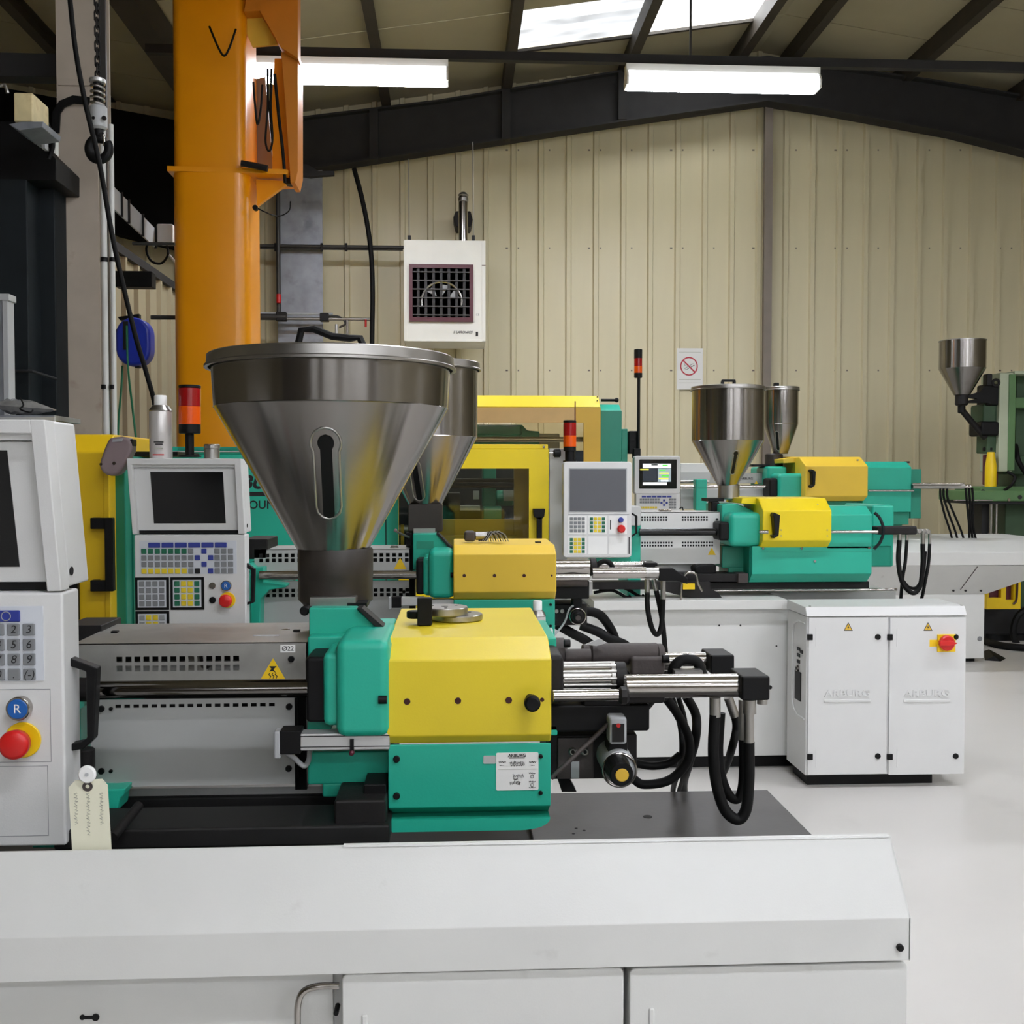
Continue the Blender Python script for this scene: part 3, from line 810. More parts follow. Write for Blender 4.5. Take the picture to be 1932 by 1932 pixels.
# nozzle guard: upper box with vents, guide bar, lower vented sheet
Yg = 1.60
holes = grid_holes(219.5, 14, 16.95, 11.5, (1238, 1255), 10.5)
gu = PERF(M1, 'upper_guard', 138, 580, 1213, 1292, Yg, 0.0015, holes, 'sheet')
zz = P(360, 1213, Yg).z
x0, x1 = P(138, 1213, Yg).x, P(580, 1213, Yg).x
prism(gu, 'guard_top', [(Yg, zz-0.0015), (Yg, zz), (Yg+0.2, zz+0.002), (Yg+0.2, zz)], 'x', x0+0.0, x1, 'sheet')
W(gu, 'end_cheek', x1-0.002, x1, Yg, Yg+0.2, P(360, 1292, Yg).z, zz, 'black')
W(gu, 'inner_lining', x0, x1, Yg+0.14, Yg+0.15, P(360, 1292, Yg).z, zz-0.002, 'iron')
CXX(gu, 'heated_barrel', 140, 590, 1262, 16, Yg+0.09, 'sheet_pale', 24)
PY(gu, 'hanging_bracket', [(350, 1222), (372, 1222), (380, 1260), (392, 1262), (392, 1285), (355, 1285)], Yg+0.05, 0.02, 'satin')
CYY(gu, 'screw', 549, 1244, 6, Yg-0.004, 0.005, 'black', 16, 0.001)
s_ = tri(gu, 'hot_surface_sticker', 515, 1242, 1281, 46, Yg-0.0008, 'warn')
PY(s_, 'hand_symbol', [(508, 1257), (522, 1257), (516, 1263), (521, 1270), (515, 1266), (508, 1267), (512, 1262)], Yg-0.0012, 0.0004, 'ink')
for q in (-6, 0, 6): strap(s_, 'heat_wave', [(515+q, 1270), (513+q, 1273), (517+q, 1276), (515+q, 1280)], 1.4, Yg-0.0012, 0.0004, 'ink')
lb = B(gu, 'diameter_label', 529, 557, 1217, 1231, Yg-0.0008, 0.001, 'cap_white'); txt(lb, 'lettering', '\u00d822', 543, 1224, Yg-0.001, 9, 'ink', ext=0.0002, off=0.006)
B(gu, 'dark_cover_box', 120, 192, 1180, 1212, 1.72, 0.1, 'iron', 0.002)
B(gu, 'cable_clip', 209, 221, 1191, 1198, 1.7, 0.01, 'black')
pts = [(520, 1196, 1.72), (530, 1190, 1.72), (545, 1189, 1.72), (556, 1194, 1.72)]
T(gu, 'lifting_wire', pts, 2.2, 'chrome', 8)
B(gu, 'latch_block', 553, 565, 1189, 1198, 1.7, 0.01, 'black'); PY(gu, 'label_plate', [(478, 1198), (528, 1197), (522, 1205), (474, 1206)], Yg+0.06, 0.002, 'alu')
gb = CXX(M1, 'guide_bar', 133, 582, 1301, 17.5, 1.53, 'bar', 40); CXX(gb, 'bar_sleeve', 133, 178, 1301, 22, 1.53, 'iron', 32, 0.002)
Yl = 1.615
gl = PERF(M1, 'lower_guard', 172, 556, 1318, 1482, Yl, 0.0015, grid_holes(218, 18, 17.05, 11, (1328,), 6.5), 'sheet_pale')
W(gl, 'inner_lining', P(172, 1400, Yl).x, P(556, 1400, Yl).x, Yl+0.03, Yl+0.04, P(360, 1482, Yl).z, P(360, 1318, Yl).z, 'iron')
for u, v, r in ((190, 1338, 6), (208, 1338, 3.5), (545, 1334, 6), (190, 1456, 6), (208, 1456, 3.5), (544, 1451, 6)): CYY(gl, 'screw', u, v, r, Yl-0.004, 0.005, 'black', 16, 0.001)
B(M1, 'shadow_strip', 556, 578, 1205, 1490, 1.66, 0.1, 'black')  # black strip standing for the shade beside the guard
# control console with its grab handle
sx = P(22, 1402, 1.414).x; xk = sx-(423-253)*KS
zh = P(60, 1116, 1.45).z
con1 = console_a(M1, xk, 1.45, zh, 'close-up grey console with red emergency stop', umin=-40, numbers=True)
loop_handle(con1, [(113, 1250), (124, 1247), (172, 1264), (170, 1394), (155, 1407), (115, 1414)], 13, 1.475, 0.02)
# feed block, hopper neck, hopper
Yh = 1.76
fb = PY(M1, 'feed_block', [(583, 1147), (672, 1147), (736, 1207), (736, 1300), (580, 1300), (580, 1205), (583, 1200)], 1.63, 0.03, 'teal', 0.003)
B(fb, 'feed_throat', 584, 668, 1148, 1300, 1.655, 0.2, 'teal', 0.003)
PY(fb, 'slanted_cover', [(673, 1148), (683, 1147), (738, 1195), (735, 1204), (728, 1203)], 1.622, 0.04, 'iron', 0.001)
CYY(fb, 'screw', 729, 1196, 3, 1.611, 0.004, 'satin', 12)
nk = lathe(M1, 'hopper_neck', (P(633, 1090, Yh).x, Yh, 0), [(0, P(633, 1142, Yh).z), (0.052, P(633, 1142, Yh).z), (0.0612, P(633, 1131, Yh).z), (0.0612, P(633, 1088, Yh).z), (0.0618, P(633, 1086, Yh).z), (0.0618, P(633, 1036, Yh).z), (0.06, P(633, 1033, Yh).z), (0, P(633, 1033, Yh).z)], 'neck', n=12, sharp=40)
B(nk, 'slide_gate', 584, 671, 1127, 1144, 1.685, 0.15, 'satin', 0.001); CYY(nk, 'slide_knob', 574, 1153, 9, 1.66, 0.03, 'black', 18, 0.002); B(nk, 'slide_stop', 655, 692, 1138, 1147, 1.68, 0.05, 'black')
def handle1(h, ax, Y, z):
    b = mk(h, 'lid_handle', *tubev([Vector((ax-0.06, Y, z)), Vector((ax-0.05, Y, z+0.042)), Vector((ax-0.03, Y, z+0.044)), Vector((ax, Y, z+0.032)), Vector((ax+0.03, Y, z+0.029)), Vector((ax+0.045, Y, z+0.03)), Vector((ax+0.058, Y, z))], 0.006, 8), 'black', 0.0)
    for q in (-0.058, 0.055): W(h, 'handle_foot', ax+q-0.014, ax+q+0.014, Y-0.014, Y+0.014, z-0.004, z+0.016, 'black', 0.003)
hopper(M1, 628, Yh, 231, 219, 215, 674, 698, 771, 1034, 68, (618, 842, 14, 975, 10, 12), 'large stainless cone hopper with dull lid', handle1)
# injection castings
cs = B(M1, 'carriage_casting', 632, 735, 1208, 1394, 1.49, 0.2, 'teal', 0.014)
B(cs, 'casting_nose', 609, 660, 1232, 1371, 1.505, 0.16, 'teal', 0.009); B(cs, 'casting_rear', 580, 735, 1200, 1310, 1.6, 0.2, 'teal', 0.004)
B(cs, 'black_bush', 576, 620, 1240, 1364, 1.52, 0.12, 'black', 0.006); B(cs, 'bush_tail', 580, 625, 1360, 1376, 1.54, 0.1, 'teal_shaded')
CXX(cs, 'locking_pin', 714, 730, 1320, 8, 1.49, 'black', 16)
B(M1, 'lower_casting', 580, 740, 1418, 1480, 1.56, 0.2, 'teal', 0.003); B(M1, 'casting_foot', 608, 690, 1478, 1504, 1.56, 0.2, 'teal', 0.003)
al = B(M1, 'linear_scale', 566, 735, 1384, 1416, 1.5, 0.03, 'alu', 0.002)
for v in (1388, 1408): B(al, 'groove', 566, 735, v, v+1.6, 1.4994, 0.002, 'iron')
B(al, 'end_cap', 527, 567, 1379, 1424, 1.5, 0.035, 'black', 0.002); B(al, 'plug', 516, 529, 1380, 1433, 1.5, 0.025, 'greyplastic', 0.003)
T(al, 'sensor_cable', [(540, 1420, 1.52), (555, 1430, 1.52), (573, 1445, 1.52), (582, 1435, 1.54), (585, 1415, 1.56)], 5, 'greyplastic', 10)
B(al, 'stop_lever', 660, 667, 1396, 1420, 1.494, 0.006, 'black'); CYY(al, 'lever_knob', 663, 1422, 5, 1.49, 0.01, 'wine', 14, 0.002)
# yellow cover
Yf = 1.5
zf = lambda v, Y: P(885, v, Y).z
cov = PX(M1, 'yellow_cover', 727, 1041, Yf, [(1.905, 1147), (1.56, 1202), (Yf, 1245), (Yf, 1388), (1.512, 1401), (1.905, 1330)], 885, 'yellow', 0.0025)
for u, v, r in ((768, 1324, 6.3), (864, 1322.5, 6.3), (960, 1321.5, 6.3), (1023, 1320.5, 4)): CYY(cov, 'screw_plug', u, v, r, Yf-0.0015, 0.003, 'maroon', 18, 0.0006)
k = CYY(cov, 'knob', 1005, 1329, 15.5, Yf-0.032, 0.016, 'black', 28, 0.003); CYY(k, 'knob_stem', 1001, 1322, 8, Yf-0.018, 0.018, 'iron', 16)
# green lower housing
lo = PX(M1, 'lower_housing', 730, 1040, 1.508, [(1.508, 1403), (1.508, 1523), (1.55, 1534), (1.55, 1553), (1.75, 1510), (1.75, 1403)], 885, 'teal', 0.002)
x0, x1 = P(736, 1550, 1.505).x, P(1038, 1550, 1.505).x
zA, zB = P(885, 1545, 1.505).z, P(885, 1568, 1.505).z
pts = [(x0, zA), (x0, zB+0.004), (x0+0.003, zB)]
for i in range(9):
    a = -pi/2+pi/2*i/8; pts.append((x1-0.042+0.042*cos(a), zB+0.0165+0.0165*sin(a)))
pts.append((x1, zA))
prism(lo, 'skirt_lip', pts, 'y', 1.505, 1.51, 'teal'); W(lo, 'skirt_return', x0, x1, 1.51, 1.56, zA-0.003, zA, 'teal_shaded')
for u, v, r in ((748, 1433, 6.5), (748, 1503, 6.5), (1020.5, 1428, 4), (1020.5, 1497, 4)): CYY(lo, 'screw', u, v, r, 1.504, 0.005, 'black', 18, 0.001)
RB(lo, 'scale_window', 912, 935, 1426, 1441, 1.507, 0.002, 2, 'alu')
st = RB(lo, 'instruction_sticker', 936, 1016, 1420, 1491, 1.507, 0.002, 3, 'paper')
ys_ = 1.5065
txt(st, 'lettering', 'ARBURG', 975.5, 1425.5, ys_, 6.3, 'ink', off=0.02, sx=1.02, ext=0.0002); B(st, 'title_bar', 961, 990, 1429.2, 1430.6, ys_, 0.0004, 'ink'); B(st, 'divider', 940, 1012, 1451, 1451.6, ys_, 0.0004, 'pencil')
def scribble(par, u, v, w, h, n, seed):
    r = random.Random(seed); p = []
    for i in range(n): p.append((u-w/2+w*i/(n-1), v+h/2*(1 if i % 2 else -1)*r.uniform(0.3, 1)))
    strap(par, 'diagram', p, 0.9, ys_, 0.0004, 'ink')
for i, (u, v, w_, h, n) in enumerate(((948, 1438, 13, 3, 9), (946, 1444, 7, 1, 4), (1005, 1438, 13, 3, 9), (1005, 1444, 7, 1, 4), (976, 1440, 27, 9, 22), (976, 1444, 26, 3, 12), (978, 1464, 20, 9, 14), (1004, 1459, 12, 3, 9), (972, 1477, 20, 8, 15), (973, 1470, 8, 4, 8), (1004, 1475, 12, 3, 9), (1004, 1486, 12, 2, 5))): scribble(st, u, v, w_, h, n, i)
for u, v in ((1004, 1465), (1004, 1481), (978, 1477)):
    vv, ff = tubev([P(u+3*cos(2*pi*i/16), v+3*sin(2*pi*i/16), ys_) for i in range(16)], 0.0003, 5, True); mk(st, 'diagram_ring', vv, ff, 'ink')
# hydraulics behind the cover
B(M1, 'green_flange', 1030, 1050, 1203, 1237, 1.62, 0.2, 'teal', 0.003)
cb = B(M1, 'bearing_block', 1030, 1064, 1236, 1330, 1.53, 0.2, 'iron', 0.008)
CXX(cb, 'ribbed_cylinder', 1060, 1160, 1276, 25, 1.6, 'chrome', 14)
for a in range(12):
    q = 2*pi*a/12; r = 25*S(1.6); c = P(1110, 1276, 1.6)
    tube(cb, 'tie_rod', [Vector((P(1062, 1276, 1.6).x, 1.6+r*cos(q), c.z+r*sin(q))), Vector((P(1160, 1276, 1.6).x, 1.6+r*cos(q), c.z+r*sin(q)))], 0.0028, 'satin', 8, False)
CXX(cb, 'cylinder_flange', 1158, 1180, 1276, 28, 1.6, 'iron', 28, 0.002); CXX(cb, 'flange_ring', 1150, 1160, 1276, 27, 1.6, 'satin', 28, 0.001)
CXX(cb, 'push_rod', 1044, 1170, 1312, 11.5, 1.5, 'chrome', 24); CXX(cb, 'rod_cap', 1166, 1186, 1312, 18, 1.5, 'iron', 8, 0.004)
CXX(M1, 'injection_cylinder', 1180, 1400, 1294, 22.5, 1.53, 'chrome', 40)
eb = B(M1, 'end_block', 1400, 1453, 1276, 1322, 1.5, 0.07, 'black', 0.003)
CXX(M1, 'rear_cylinder', 1230, 1345, 1248, 17, 1.74, 'chrome', 32); B(M1, 'end_block', 1341, 1386, 1236, 1272, 1.7, 0.07, 'black', 0.003)
mo = CXX(M1, 'screw_motor', 1110, 1245, 1234, 21, 1.72, 'casting', 32, 0.006)
CXX(mo, 'motor_flange', 1043, 1068, 1236, 33, 1.72, 'casting', 32, 0.004); CXX(mo, 'motor_neck', 1066, 1114, 1238, 14, 1.7, 'casting', 24); CXX(mo, 'motor_collar', 1098, 1112, 1234, 19, 1.72, 'casting', 28, 0.002)
CXX(mo, 'bolt', 1064, 1076, 1214, 8, 1.68, 'iron', 12, 0.001); B(mo, 'motor_block', 1190, 1255, 1240, 1276, 1.69, 0.12, 'casting', 0.006); CXX(mo, 'end_flange', 1236, 1252, 1240, 26, 1.72, 'casting', 28, 0.004); CXX(mo, 'bolt', 1250, 1262, 1243, 8, 1.69, 'black', 12)
PY(mo, 'torn_tape', [(1105, 1216), (1130, 1205), (1136, 1207), (1142, 1214), (1125, 1219)], 1.69, 0.003, 'alu')
T(M1, 'hydraulic_hose', [(1268, 1275, 1.66), (1272, 1258, 1.66), (1285, 1246, 1.66), (1300, 1244, 1.66), (1316, 1250, 1.66), (1326, 1275, 1.66)], 10, 'rubber', 14)
B(M1, 'hose_clip_plate', 1274, 1326, 1266, 1274, 1.63, 0.04, 'satin')
B(M1, 'drive_housing', 1030, 1226, 1330, 1381, 1.56, 0.18, 'black', 0.004); B(M1, 'housing_step', 1100, 1190, 1310, 1335, 1.56, 0.16, 'black', 0.004); B(M1, 'hose_manifold', 1183, 1255, 1308, 1328, 1.53, 0.08, 'iron', 0.004)
B(M1, 'teal_tab', 1036, 1052, 1368, 1388, 1.56, 0.05, 'teal', 0.002)
vb = B(M1, 'valve_block', 1030, 1202, 1386, 1470, 1.6, 0.12, 'iron', 0.003)
B(vb, 'valve_plate', 1052, 1120, 1392, 1470, 1.595, 0.01, 'casting', 0.002); B(vb, 'type_plate', 1078, 1093, 1437, 1468, 1.593, 0.003, 'greyplastic')
for u in (1081, 1104):
    CYY(vb, 'bolt', u, 1419, 8, 1.59, 0.01, 'satin', 18, 0.002); CYY(vb, 'bolt_socket', u, 1419, 3.5, 1.589, 0.003, 'hole', 12)
so = CYY(vb, 'solenoid', 1170, 1450, 32, 1.52, 0.09, 'greyplastic', 36, 0.006)
vv, ff = tubev([P(1169+31*cos(2*pi*i/40), 1453+31*sin(2*pi*i/40), 1.52) for i in range(40)], 0.002, 8, True); mk(so, 'chrome_ring', vv, ff, 'chrome')
lathe(so, 'knurled_cap', P(1173, 1462, 1.475), [(0, 0), (0.0155, 0), (0.0172, 0.003), (0.0172, 0.03), (0.019, 0.045), (0, 0.045)], 'black', 'y', 22, 10)
CYY(so, 'brass_face', 1174, 1463, 13, 1.474, 0.004, 'yellow_old', 20, 0.001)
pb = B(vb, 'connector_base', 1148, 1184, 1400, 1425, 1.54, 0.04, 'black', 0.002); cb2 = B(pb, 'clear_plug', 1150, 1183, 1354, 1405, 1.53, 0.035, 'greyplastic', 0.004); B(cb2, 'plug_circuit', 1155, 1178, 1366, 1400, 1.5285, 0.002, 'iron'); CYY(cb2, 'plug_light', 1167, 1369, 4, 1.5275, 0.002, 'red', 12)
T(vb, 'sensor_cable', [(1160, 1356, 1.55), (1148, 1366, 1.55), (1110, 1402, 1.54), (1070, 1440, 1.53), (1040, 1468, 1.53)], 4.5, 'casting', 10)
PY(vb, 'bracket_leg', [(1052, 1470), (1075, 1470), (1088, 1494), (1060, 1494)], 1.64, 0.03, 'black')
# hoses and fittings
def fit(pts, r, m='satin'): return T(M1, 'hose_fitting', pts, r, m, 12, False)
hs = lambda pts, r=11: T(M1, 'hydraulic_hose', pts, r, 'rubber', 12)
fit([(1349, 1316, 1.53), (1349, 1352, 1.53)], 11); hs([(1349, 1348, 1.53), (1346, 1420, 1.53), (1352, 1480, 1.53), (1368, 1528, 1.53), (1392, 1546, 1.53), (1408, 1525, 1.53), (1413, 1470, 1.53), (1413, 1400, 1.53)])
fit([(1413, 1345, 1.53), (1413, 1408, 1.53)], 10); fit([(1414, 1320, 1.53), (1414, 1346, 1.53)], 13); fit([(1438, 1320, 1.53), (1438, 1328, 1.53)], 10)
fit([(1401, 1320, 1.56), (1401, 1395, 1.56)], 8); hs([(1360, 1345, 1.57), (1356, 1420, 1.57), (1363, 1470, 1.57), (1378, 1503, 1.57), (1394, 1505, 1.57), (1402, 1470, 1.57), (1402, 1390, 1.57)], 9)
fit([(1374, 1316, 1.62), (1387, 1352, 1.62)], 9); hs([(1386, 1346, 1.62), (1389, 1375, 1.62), (1380, 1415, 1.63), (1368, 1450, 1.8), (1352, 1485, 2.0), (1344, 1540, 2.06), (1290, 1620, 1.97), (1180, 1640, 1.895)], 8)
hs([(1256, 1316, 1.6), (1280, 1350, 1.62), (1300, 1395, 1.64), (1296, 1438, 1.64), (1262, 1472, 1.64), (1215, 1480, 1.64), (1195, 1470, 1.64)], 9)
hs([(1295, 1314, 1.7), (1313, 1350, 1.7), (1312, 1395, 1.7), (1300, 1440, 1.8), (1290, 1480, 2.0), (1288, 1540, 2.05), (1240, 1620, 1.97), (1150, 1640, 1.895)], 9)
hs([(1268, 1316, 1.68), (1284, 1370, 1.68), (1287, 1420, 1.68), (1278, 1460, 1.85), (1270, 1490, 2.02), (1268, 1540, 2.05), (1220, 1610, 1.97), (1130, 1630, 1.895)], 6)
hs([(1280, 1316, 1.75), (1292, 1360, 1.75), (1296, 1420, 1.75), (1288, 1470, 1.95), (1280, 1500, 2.04), (1280, 1540, 2.06), (1230, 1630, 1.97), (1140, 1660, 1.895)], 5)
hs([(1200, 1440, 1.68), (1230, 1445, 1.68), (1262, 1440, 1.68), (1284, 1424, 1.68)], 8)

# ================================================================== machine two
b2 = P(700, 1250, 3.4)
M2 = thing('injection_moulding_machine', 'injection moulding machine just behind the nearest one, dark console screen, tapered hopper half hidden', 'machine', (b2.x, 3.5, 0))
zp2 = H-0.57
xr2 = P(1040, 1200, 3.2).x; xl2 = -1.6
hd = prism(M2, 'bed_hood', [(3.144, H-0.455), (3.08, H-0.532), (3.08, H-0.59), (3.178, H-0.59), (3.178, H-0.455)], 'x', xl2, xr2, 'white', 0.002)
W(M2, 'base_frame', xl2, xr2-0.004, 3.11, 3.9, 0.06, zp2-0.02, 'white', 0.003); W(M2, 'bed_plate', xl2, xr2+0.01, 3.18, 3.95, zp2-0.02, zp2, 'plate')
for xx in (xl2+0.1, xr2-0.12):
    for yy in (3.2, 3.8): cyl(M2, 'levelling_foot', (xx, yy, 0.0), 0.04, 0.065, 'z', 'rubber', 20)
# mould guard: yellow sliding door and the green box beside it
yg = 3.36
gx0, gx1 = P(-60, 1000, yg).x, P(207, 1000, yg).x
Zg = lambda v: P(170, v, yg).z
gd = prism(M2, 'sliding_guard', [(yg, Zg(1300)), (yg, Zg(853)), (yg+0.06, Zg(818)), (yg+0.75, Zg(818)-0.0), (yg+0.75, Zg(1300))], 'x', gx0, gx1, 'yellow_guard', 0.006)
h = B(gd, 'guard_handle', 197, 213, 977, 1116, yg-0.05, 0.025, 'black', 0.003)
for v in (977, 1095): B(h, 'handle_stub', 170, 212, v, v+21, yg-0.045, 0.02, 'black', 0.003); B(h, 'handle_mount', 170, 184, v, v+21, yg-0.03, 0.032, 'black', 0.002)
B(gd, 'edge_moulding', 197, 207, 860, 1250, yg-0.006, 0.007, 'yellow_guard', 0.002)
gn = B(M2, 'green_guard_box', 208, 238, 860, 1250, 3.42, 0.5, 'teal_shaded', 0.004)
B(gn, 'shadow_panel', 236, 252, 866, 1250, 3.48, 0.4, 'teal_shaded'); B(gn, 'top_strip', 252, 335, 852, 860, 3.6, 0.3, 'black')  # box side in the shaded teal, painted to read as shadow
B(M2, 'side_strip', 130, 146, 1060, 1170, 3.33, 0.02, 'black'); CYY(M2, 'blue_mark', 134, 1130, 9, 3.328, 0.003, 'key_blue', 16)
con2 = console_a(M2, P(253, 1010, 3.25).x, 3.25, P(350, 1008, 3.25).z, 'grey console with blank screen and coloured keys')
loop_handle(con2, [(453, 1065), (460, 1063), (477, 1075), (476, 1136), (456, 1142)], 6, 3.27, 0.02)
signal_lamp(con2, 358, 727, 733, 767, 801, 862, 20, 3.31, 8, 'red and amber stack light on console')
# platen, guards
pt = PY(M2, 'platen_casting', [(455, 1068), (470, 1062), (480, 1072), (497, 1070), (497, 1098), (540, 1103), (540, 1108), (508, 1113), (492, 1130), (490, 1185), (500, 1192), (500, 1215), (455, 1215)], 3.44, 0.2, 'teal', 0.003)
B(pt, 'grey_bracket', 457, 505, 1017, 1055, 3.5, 0.2, 'iron', 0.004); B(pt, 'platen_strip', 457, 470, 1080, 1200, 3.40, 0.05, 'teal_shaded')
Yg = 3.5
hl = grid_holes(489, 24, 11.95, 7.2, (1044, 1053.5), 7)
gu = PERF(M2, 'upper_guard', 480, 772, 1036, 1080, Yg, 0.002, hl, 'sheet_pale')
W(gu, 'guard_top', P(480, 1036, Yg).x, P(772, 1036, Yg).x, Yg, Yg+0.2, P(620, 1036, Yg).z-0.002, P(620, 1036, Yg).z, 'sheet_pale'); W(gu, 'inner_lining', P(480, 1050, Yg).x, P(772, 1050, Yg).x, Yg+0.03, Yg+0.04, P(620, 1080, Yg).z, P(620, 1037, Yg).z, 'hole')
tri(gu, 'hot_surface_sticker', 755, 1052, 1074, 24, Yg-0.001, 'warn'); lathe(gu, 'cable_grommet', (P(742, 1036, Yg).x, Yg+0.06, P(742, 1036, Yg).z), [(0, 0.008), (0.01, 0.008), (0.016, 0), (0, 0)], 'satin', n=20)
CXX(M2, 'guide_bar', 490, 790, 1085, 8.5, 3.42, 'chrome', 28)
gl = PERF(M2, 'lower_guard', 484, 772, 1096, 1215, Yg+0.01, 0.002, grid_holes(490, 24, 11.95, 7.2, (1110.5, 1119.5), 6.5), 'sheet_pale')
W(gl, 'inner_lining', P(484, 1100, Yg).x, P(772, 1100, Yg).x, Yg+0.04, Yg+0.05, P(620, 1200, Yg).z, P(620, 1098, Yg).z, 'hole'); CYY(gl, 'screw', 762, 1117, 3, Yg+0.005, 0.005, 'black', 12)
B(M2, 'shadow_strip', 772, 783, 1030, 1200, 3.55, 0.1, 'black')  # black strip in place of the shaded gap
al = B(M2, 'linear_scale', 757, 800, 1127, 1143, 3.35, 0.03, 'alu', 0.002); B(al, 'end_cap', 738, 757, 1126, 1147, 3.35, 0.03, 'black', 0.002); B(al, 'plug', 733, 739, 1127, 1150, 3.35, 0.03, 'greyplastic', 0.002); B(al, 'rail', 800, 856, 1131, 1142, 3.36, 0.03, 'alu')
# feed block, neck, hopper
Yh = 3.63
fb = PY(M2, 'feed_block', [(779, 1007), (824, 1007), (854, 1037), (854, 1075), (779, 1075)], 3.48, 0.08, 'teal', 0.004)
B(fb, 'feed_throat', 781, 822, 1008, 1075, 3.55, 0.25, 'teal', 0.004)
PY(fb, 'slanted_cover', [(823, 1007), (827, 1006), (853, 1034), (853, 1040)], 3.47, 0.1, 'iron'); B(fb, 'recess', 786, 818, 1021, 1036, 3.478, 0.01, 'teal_shaded')
cs = B(M2, 'carriage_casting', 808, 858, 1038, 1130, 3.33, 0.25, 'teal', 0.02); B(cs, 'casting_nose', 798, 830, 1050, 1124, 3.36, 0.2, 'teal', 0.012); B(cs, 'black_bush', 785, 802, 1055, 1122, 3.38, 0.12, 'black', 0.008)
CXX(cs, 'locking_pin', 850, 857, 1085, 5, 3.33, 'black', 14)
nk = RB(M2, 'hopper_neck', 770, 835, 951, 1003, 3.57, 0.12, 3, 'neck', 0.004); B(nk, 'slide_gate', 780, 821, 997, 1008, 3.55, 0.12, 'satin', 0.001)
T(nk, 'gate_lever', [(772, 1014, 3.55), (746, 1002, 3.5)], 2, 'satin', 8, False); CYY(nk, 'lever_ball', 746, 1001, 3.5, 3.49, 0.012, 'device', 14, 0.004); B(nk, 'lever_pivot', 766, 778, 1005, 1032, 3.56, 0.05, 'black', 0.002)
def handle2(h, ax, Y, z):
    W(h, 'lid_handle', ax-0.05, ax+0.05, Y-0.01, Y+0.01, z+0.02, z+0.03, 'black', 0.003)
    for q in (-0.045, 0.045): W(h, 'handle_foot', ax+q-0.006, ax+q+0.006, Y-0.01, Y+0.01, z-0.01, z+0.022, 'black', 0.002)
hopper(M2, 802, Yh, 105, 99, 98, 685, 699, 825, 952, 31, (787, 880, 5.5, 944, 5, 6), 'stainless hopper behind the large one', handle2)
# yellow cover and green housing
Yf = 3.3
cov = PX(M2, 'yellow_cover', 855, 1050, Yf, [(3.66, 1016), (3.36, 1028), (Yf, 1045), (Yf, 1117), (3.34, 1131), (3.66, 1120)], 950, 'yellow_warm', 0.004)
for u, r in ((876, 3.2), (933, 3.2), (989, 3.2), (1041, 2)): CYY(cov, 'screw_plug', u, 1086, r, Yf-0.002, 0.004, 'maroon', 14)
B(cov, 'vent_slot', 1010, 1021, 1022, 1024, 3.45, 0.02, 'hole')
lo = B(M2, 'lower_housing', 856, 1047, 1131, 1250, 3.33, 0.3, 'teal', 0.004)
for u, v in ((1039, 1141), (1039, 1181), (865, 1142)): CYY(lo, 'screw', u, v, 2.6, 3.325, 0.006, 'black', 12)
# hydraulics
CXX(M2, 'ribbed_cylinder', 1045, 1113, 1070, 15, 3.45, 'chrome', 14); CXX(M2, 'cylinder_flange', 1112, 1125, 1070, 17, 3.45, 'iron', 24, 0.003)
CXX(M2, 'push_rod', 1045, 1112, 1089, 6, 3.35, 'chrome', 20); CXX(M2, 'lower_rod', 1045, 1108, 1100, 7, 3.45, 'casting', 20)
CXX(M2, 'injection_cylinder', 1118, 1218, 1081, 10.5, 3.4, 'chrome', 32); CXX(M2, 'cylinder_collar', 1218, 1243, 1081, 10.5, 3.4, 'satin', 28)
CXX(M2, 'rear_cylinder', 1130, 1220, 1066, 6.5, 3.62, 'chrome', 24); B(M2, 'end_block', 1216, 1241, 1062, 1074, 3.58, 0.1, 'black', 0.003)
PY(M2, 'end_bracket', [(1244, 1072), (1270, 1072), (1298, 1091), (1298, 1102), (1276, 1096), (1244, 1096)], 3.38, 0.08, 'black', 0.003)
T(M2, 'hydraulic_hose', [(1122, 1080, 3.5), (1127, 1066, 3.5), (1140, 1059, 3.5), (1152, 1064, 3.5), (1158, 1078, 3.5)], 5, 'rubber', 12)
B(M2, 'drive_housing', 1040, 1112, 1096, 1130, 3.45, 0.2, 'black', 0.004); B(M2, 'pale_gap_plate', 1112, 1118, 1098, 1122, 3.5, 0.05, 'alu')
vb = B(M2, 'valve_block', 1030, 1108, 1140, 1180, 3.5, 0.15, 'iron', 0.004)
so = CYY(vb, 'solenoid', 1090, 1163, 16, 3.43, 0.09, 'iron', 28, 0.006)
vv, ff = tubev([P(1090+14.5*cos(2*pi*i/32), 1163+14.5*sin(2*pi*i/32), 3.43) for i in range(32)], 0.003, 8, True); mk(so, 'chrome_ring', vv, ff, 'chrome')
CYY(so, 'solenoid_cap', 1091, 1165, 9, 3.40, 0.05, 'black', 20, 0.004); CYY(so, 'brass_face', 1091, 1166, 5, 3.397, 0.004, 'casting', 16)
B(vb, 'connector', 1080, 1098, 1120, 1146, 3.46, 0.05, 'black', 0.003)
for u in (1050, 1061): CYY(vb, 'bolt', u, 1153, 4.5, 3.49, 0.012, 'satin', 14, 0.002)
T(vb, 'sensor_cable', [(1082, 1142, 3.45), (1074, 1150, 3.45), (1066, 1172, 3.44), (1055, 1188, 3.43), (1046, 1198, 3.42)], 2, 'greyplastic', 8)
hs = lambda pts, r: T(M2, 'hydraulic_hose', pts, r, 'rubber', 12)
hs([(1100, 1152, 3.6), (1128, 1158, 3.6), (1145, 1175, 3.62), (1160, 1205, 3.65), (1168, 1250, 3.68), (1140, 1310, 3.7), (1060, 1340, 3.7), (1010, 1345, 3.7)], 9); hs([(1096, 1180, 3.6), (1128, 1192, 3.6), (1150, 1205, 3.6), (1185, 1222, 3.65), (1190, 1265, 3.68), (1150, 1335, 3.7), (1060, 1360, 3.7), (1010, 1365, 3.7)], 9)
